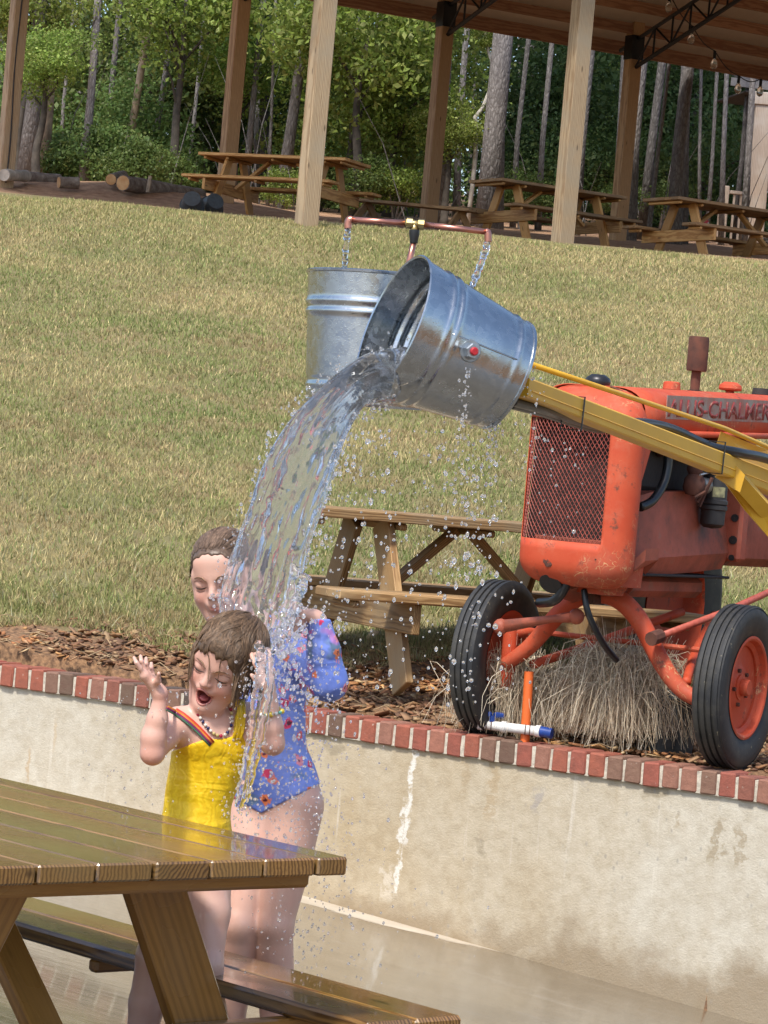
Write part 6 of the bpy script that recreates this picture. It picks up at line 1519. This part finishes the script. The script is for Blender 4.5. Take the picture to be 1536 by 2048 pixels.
# ---------------------------------------------------------------- child in the flowered suit
D2 = 7.35
S2 = SDF(A_(535, 2200, D2) - np.array((.38, .30, .04)), A_(535, 1030, D2) + np.array((.24, .28, .05)), .0036)
che2, wai2, pel2 = A_(538, 1355, D2 + .05), A_(546, 1460, D2 + .04), A_(556, 1560, D2 + .05)
s2L, s2R = A_(590, 1292, D2 + .03), A_(472, 1286, D2 + .08); el2, wr2 = A_(657, 1364, D2 - .1), A_(637, 1240, D2 - .13)
el2R, wr2R = A_(452, 1395, D2 + .0), A_(470, 1450, D2 - .1)
def body2(S_, sl=0.):
    S_.ell(che2, (.09, .07, .115), tilt(R(-2)), .03); S_.ell(wai2, (.076, .064, .1), tilt(R(2)), .05); S_.ell(pel2, (.094, .08, .09), tilt(R(4)), .05); S_.cone(s2R, s2L, .04, .04, .04)
    S_.chain([s2L, (s2L + el2) / 2, el2], [.042 + sl, .036 + sl, .034 + sl], .03); S_.chain([el2, el2 * .5 + wr2 * .5, wr2], [.034 + sl, .03 + sl, .021 + sl * .6], .02)
    S_.chain([s2R, (s2R + el2R) / 2, el2R], [.042 + sl, .036 + sl, .033 + sl], .03); S_.chain([el2R, wr2R], [.032 + sl, .02 + sl], .02)
    return S_
def legs2(S_):
    for hx, kx, ky, ax_, dz, dh in ((588, 549, 1852, 560, .02, .03), (512, 478, 1850, 452, .06, .08)):
        hp_, kp_ = A_(hx, 1612, D2 + dh), A_(kx, ky, D2 - .02); an = A_(ax_, 2120, D2 + dz); an[2] = fz(an[0], an[1]) + .065
        S_.chain([hp_, hp_ * .5 + kp_ * .5, kp_], [.074, .064, .045], .03); S_.chain([kp_, kp_ * .68 + an * .32 + fw_ * .015, an], [.045, .046, .026], .015)
        heel = an + fw_ * .035; heel[2] = fz(an[0], an[1]) + .024; toe = an - fw_ * .12; toe[2] = fz(toe[0], toe[1]) + .015
        S_.chain([an, heel], [.026, .024], .02); S_.chain([heel, toe], [.026, .016], .012)
        for k in range(5): t0 = toe + np.array((-.024 + .012 * k, 0, 0)); S_.cone(t0 + fw_ * .03, t0 - fw_ * (.02 - .003 * abs(k - 1)), .011, .0075, .004)
body2(S2); legs2(S2)
S2.chain([A_(520, 1272, D2 + .04), A_(482, 1222, D2 + .02)], [.042, .038], .03)
H2 = head_frame(R(17), R(12), R(-4)); HC2 = at(446, 1151, D2); P2_ = add_head(S2, HC2, H2, 1.0, 0.0)
kn = [A_(590 + k * 8, 1221 + k * 4, D2 - .165 + k * .012) for k in range(4)]; tips2 = []
for k, (mx, my, tx, ty) in enumerate(((576, 1240, 570, 1274), (585, 1244, 578, 1279), (594, 1246, 588, 1274), (603, 1246, 600, 1266))): tips2.append((A_(mx, my, D2 - .185 + k * .013), A_((mx + tx) / 2 - 1, (my + ty) / 2, D2 - .185 + k * .013), A_(tx, ty, D2 - .165 + k * .012)))
hand(S2, A_(628, 1234, D2 - .135), tips2, kn, (A_(612, 1246, D2 - .12), A_(600, 1262, D2 - .11)), .0074, .018)
girl2 = empty('person', (HC2.x + .07, HC2.y, fz(HC2.x, HC2.y)), 0, 'person in blue flowered long-sleeved swimsuit, face half hidden behind the falling water', 'person')
def paint2(V, col):
    q = (V - np.array(HC2)) @ np.array(H2)
    m = np.exp(-((q[:, 0] / .017) ** 2 + ((q[:, 2] + .062) / .008) ** 2)) * (q[:, 1] > .06); col = col * (1 - .8 * m[:, None]) + np.array((.5, .15, .13)) * .8 * m[:, None]
    ch = np.exp(-(((np.abs(q[:, 0]) - .038) / .018) ** 2 + ((q[:, 2] + .035) / .02) ** 2)) * (q[:, 1] > .03); col = col * (1 - .35 * ch[:, None]) + np.array((.66, .22, .17)) * .35 * ch[:, None]
    return col
person_skin(S2, girl2, paint2); face_parts(S2, P2_, H2, 1.0, girl2, 0.0, 0.0)
hair(S2, HC2, H2, 1.0, girl2, (.19, .125, .085), 9, slick_locks, True)
n = NT('flowered_suit'); v = n.tc.outputs['Object']
vo = n.n('TexVoronoi', i_Scale=27); n.set(vo.inputs['Vector'], v); dist = vo.outputs['Distance']; rc = n.sep(vo.outputs['Color'])
pet = n.math('ADD', dist, n.rng(n.noise(95, 2, vec=v), .3, .7, -.14, .14)); on = n.rng(rc[0], .2, .24)
c = n.mix(n.rng(n.noise(5, 3, vec=v), .4, .65), (.13, .2, .58), (.2, .27, .66)); c = n.mix(n.rng(n.noise(13, 3, vec=v), .6, .66, 0, .7), c, (.12, .19, .2)); c = n.mix(n.rng(n.noise(9, 2, vec=n.vadd(v, (5, 5, 5))), .64, .68, 0, .6), c, (.6, .2, .5))
fc = n.ramp(rc[1], [(0, (.72, .09, .1)), (.35, (.75, .2, .08)), (.6, (.6, .03, .1)), (.8, (.75, .25, .3))], 'CONSTANT')
c = n.mix(n.math('MULTIPLY', n.rng(pet, .34, .39, 1, 0), on), c, fc); c = n.mix(n.math('MULTIPLY', n.rng(pet, .13, .17, 1, 0), on), c, (.10, .008, .03))
fold = n.noise(10, 2, .45, vec=n.vmul(v, (1, 1, 1.6)), dist=.7); n.P(Base_Color=c, Roughness=.5, Normal=n.bump(fold, .45, .03)); M_flow = n.m
T2 = body2(SDF(S2.lo, S2.lo + S2.h * (S2.n - 1), S2.h), .006); legs2(T2)
GX, GY = grid_pix(T2); sc2 = D2 / F_PX
legl = GY - np.where(GX > 522, 1572 + (632 - GX) * .50, 1627 - (522 - GX) * .55)
cuff = np.minimum(1238 - GY, GX - 600)                                       # bare hand beyond the cuff
neckc = 1268 - .0 * GX - GY - np.abs(GX - 522) * .35
F_ = np.maximum(np.maximum(np.maximum(T2.F - .004, legl * sc2), np.minimum(neckc, 40) * sc2 * (GX < 585) - 1.0 * (GX >= 585)), np.minimum(cuff, 60) * sc2)
V, Q = T2.mesh(F_.astype(np.float32)); mobj('swimsuit', npmesh('swimsuit', V, Q, M_flow, True), girl2)
q = view_hit(S2, 531, 1236, D2 - .3, .003)
# ================================================================ small things behind the coping
M_hay = attr_mat('dry_grass', .75, .2)
def clump(label, base, Rr, Hh, N, seed, front):
    r = random.Random(seed); root = empty('dry_grass_clump', base, 0, label, 'dry plant', 'dry grass clumps below the tractor'); b0_ = Vector(base); Vs = []; Fs = []; Cs = []
    for k in range(N):
        a = r.uniform(0, 6.283); rr = Rr * r.uniform(.45, 1.12); h = Hh * r.uniform(.55, 1.05); st_ = r.random() < .12
        d_ = Vector((math.cos(a), math.sin(a) * .75, 0)); s0 = b0_ + Vector((r.gauss(0, .035), r.gauss(0, .03), 0)); w1 = Vector((r.gauss(0, .055), r.gauss(0, .045), r.gauss(0, .035)))
        pts = []
        for t in np.linspace(0, 1, 8):
            if st_: q = s0 + d_ * (rr * .5 * t) + Vector((0, 0, Hh * 1.12 * t)) + w1 * t
            else: q = s0 + d_ * (rr * t ** r.uniform(.6, 1.2)) + Vector((0, 0, h * (2.05 * t * 1.0 - 2.0 * t * t) * 1.75 + .01)) + w1 * math.sin(t * 5 + k)
            q.z = max(q.z, base[2] - (.02 if not front else .05) + .01 * r.random()); pts.append(q)
        w_ = r.uniform(.0014, .0032); b = MB(); b.tube(pts, [w_ * (1 - .7 * i / 7) for i in range(8)], 3, False)
        n0 = len(Vs); Vs += b.v; Fs += [tuple(i + n0 for i in f) for f in b.f]; c = np.array(r.choice([(.8, .68, .5), (.66, .54, .38), (.85, .76, .6), (.46, .35, .24)])) * r.uniform(.8, 1.2); Cs += [c] * len(b.v)
    mobj('blades', npmesh('blades', np.array(Vs), np.array(Fs), M_hay, True, np.array(Cs)), root)['kind'] = 'stuff'
    b = MB(); b.ball((base[0], base[1], base[2] + Hh * .12), (Rr * .3, Rr * .25, Hh * .3), 8); b.v = [tuple(Vector(p) + mnoise.noise_vector(Vector(p) * 30) * .012) for p in b.v]; b.build('root_crown', simple('root_crown', (.14, .1, .06), .95, var=.4, bump=.6), root, True)
    return root
p = at(1235, 1478, 12.98); p.z = gz(p.x, p.y) + .05; clump('large dry drooping grass clump between the tractor front wheels', tuple(p), .31, .40, 1300, 1, True)
p = at(1020, 1440, 13.1); p.z = gz(p.x, p.y) + .02; clump('smaller dry grass clump beside the far front wheel of the tractor', tuple(p), .25, .36, 850, 2, False)
p = at(1330, 1470, 13.05); p.z = gz(p.x, p.y)
root = empty('plastic_pot', p, 0, 'black plastic pot behind the large dry grass clump', 'pot'); b = MB(); b.lathe([(.001, 0), (.12, 0), (.16, .26), (.15, .26), (.112, .01), (.001, .01)], Matrix.Translation(p), 28); b.build('body', M_tub, root, auto=40)
b = MB(); b.lathe([(.155, .25), (.172, .25), (.172, .285), (.155, .285)], Matrix.Translation(p), 28, True); b.build('rim', M_tub, root, auto=40)
n = NT('orange_plastic'); n.P(Base_Color=n.mix(n.noise(12), (.68, .12, .02), (.78, .17, .04)), Roughness=.4); M_or = n.m
a = at(1053, 1450, 12.9); a.z = gz(a.x, a.y) - .02; q = at(1058, 1343, 12.9); q.y = a.y; ax_ = (q - a).normalized(); m = tframe(a, ax_); l = (q - a).length
b = MB(); b.lathe([(.0205, 0), (.0205, l), (.0165, l), (.0165, l - .12), (.001, l - .12)], m, 20); tag(b.build('orange_pipe', M_or, auto=40), 'upright orange plastic pipe with open end behind the coping', 'pipe')
M_pvc = simple('white_pvc', (.74, .74, .72), .35, var=.06); M_blue = simple('blue_plastic', (.012, .05, .26), .35, var=.15)
a = at(958, 1448, 12.98); q = at(1082, 1463, 12.84); root = empty('water_valve', (a + q) / 2, 0, 'white plastic water pipe with blue valve handle lying behind the coping', 'valve')
b = MB(); b.tube([a, a.lerp(q, .3), q], .0205, 16); b.build('pipe', M_pvc, root, True)
for t in (.0, .38, .93): b = MB(); b.tube([a.lerp(q, t), a.lerp(q, t + .07)], .0255, 16); b.build('collar', M_pvc, root, auto=40)
b = MB(); b.tube([q, at(1104, 1467, 12.82)], [.023, .023], 14); b.build('end_cap', M_blue, root, auto=40)
c_ = at(985, 1437, 12.95); b = MB(); b.tube([c_ - Vector((0, 0, .03)), c_ + Vector((0, 0, .012))], .014, 10); vst = b.build('valve_stem', M_blue, root)
for s_ in (-1, 1): b = MB(); b.box((0, 0, 0), (.052, .026, .026), Matrix.Rotation(.15, 3, 'Z'), .008); b.v = [(x + c_.x + s_ * .028, y + c_.y, z + c_.z + .016) for x, y, z in b.v]; b.build('valve_handle', M_blue, vst)
for k, t in enumerate((.12, .2, .75, .82)):
    o_ = a.lerp(q, t); b = MB(); ax_ = (q - a).normalized(); u_ = Vector((0, 0, 1)); w_ = ax_.cross(u_).normalized(); b.tube([o_ + (u_ * math.cos(g_) + w_ * math.sin(g_)) * .0225 + ax_ * .01 * math.sin(g_) for g_ in np.linspace(0, 6.283, 16, endpoint=False)], .002, 5, closed=True); b.build('wire_loop', M_rust, root)
# a few weeds in the lawn and loose tufts by the chips
for k, (px, py, lab) in enumerate(((1370, 1420, None),)): pass
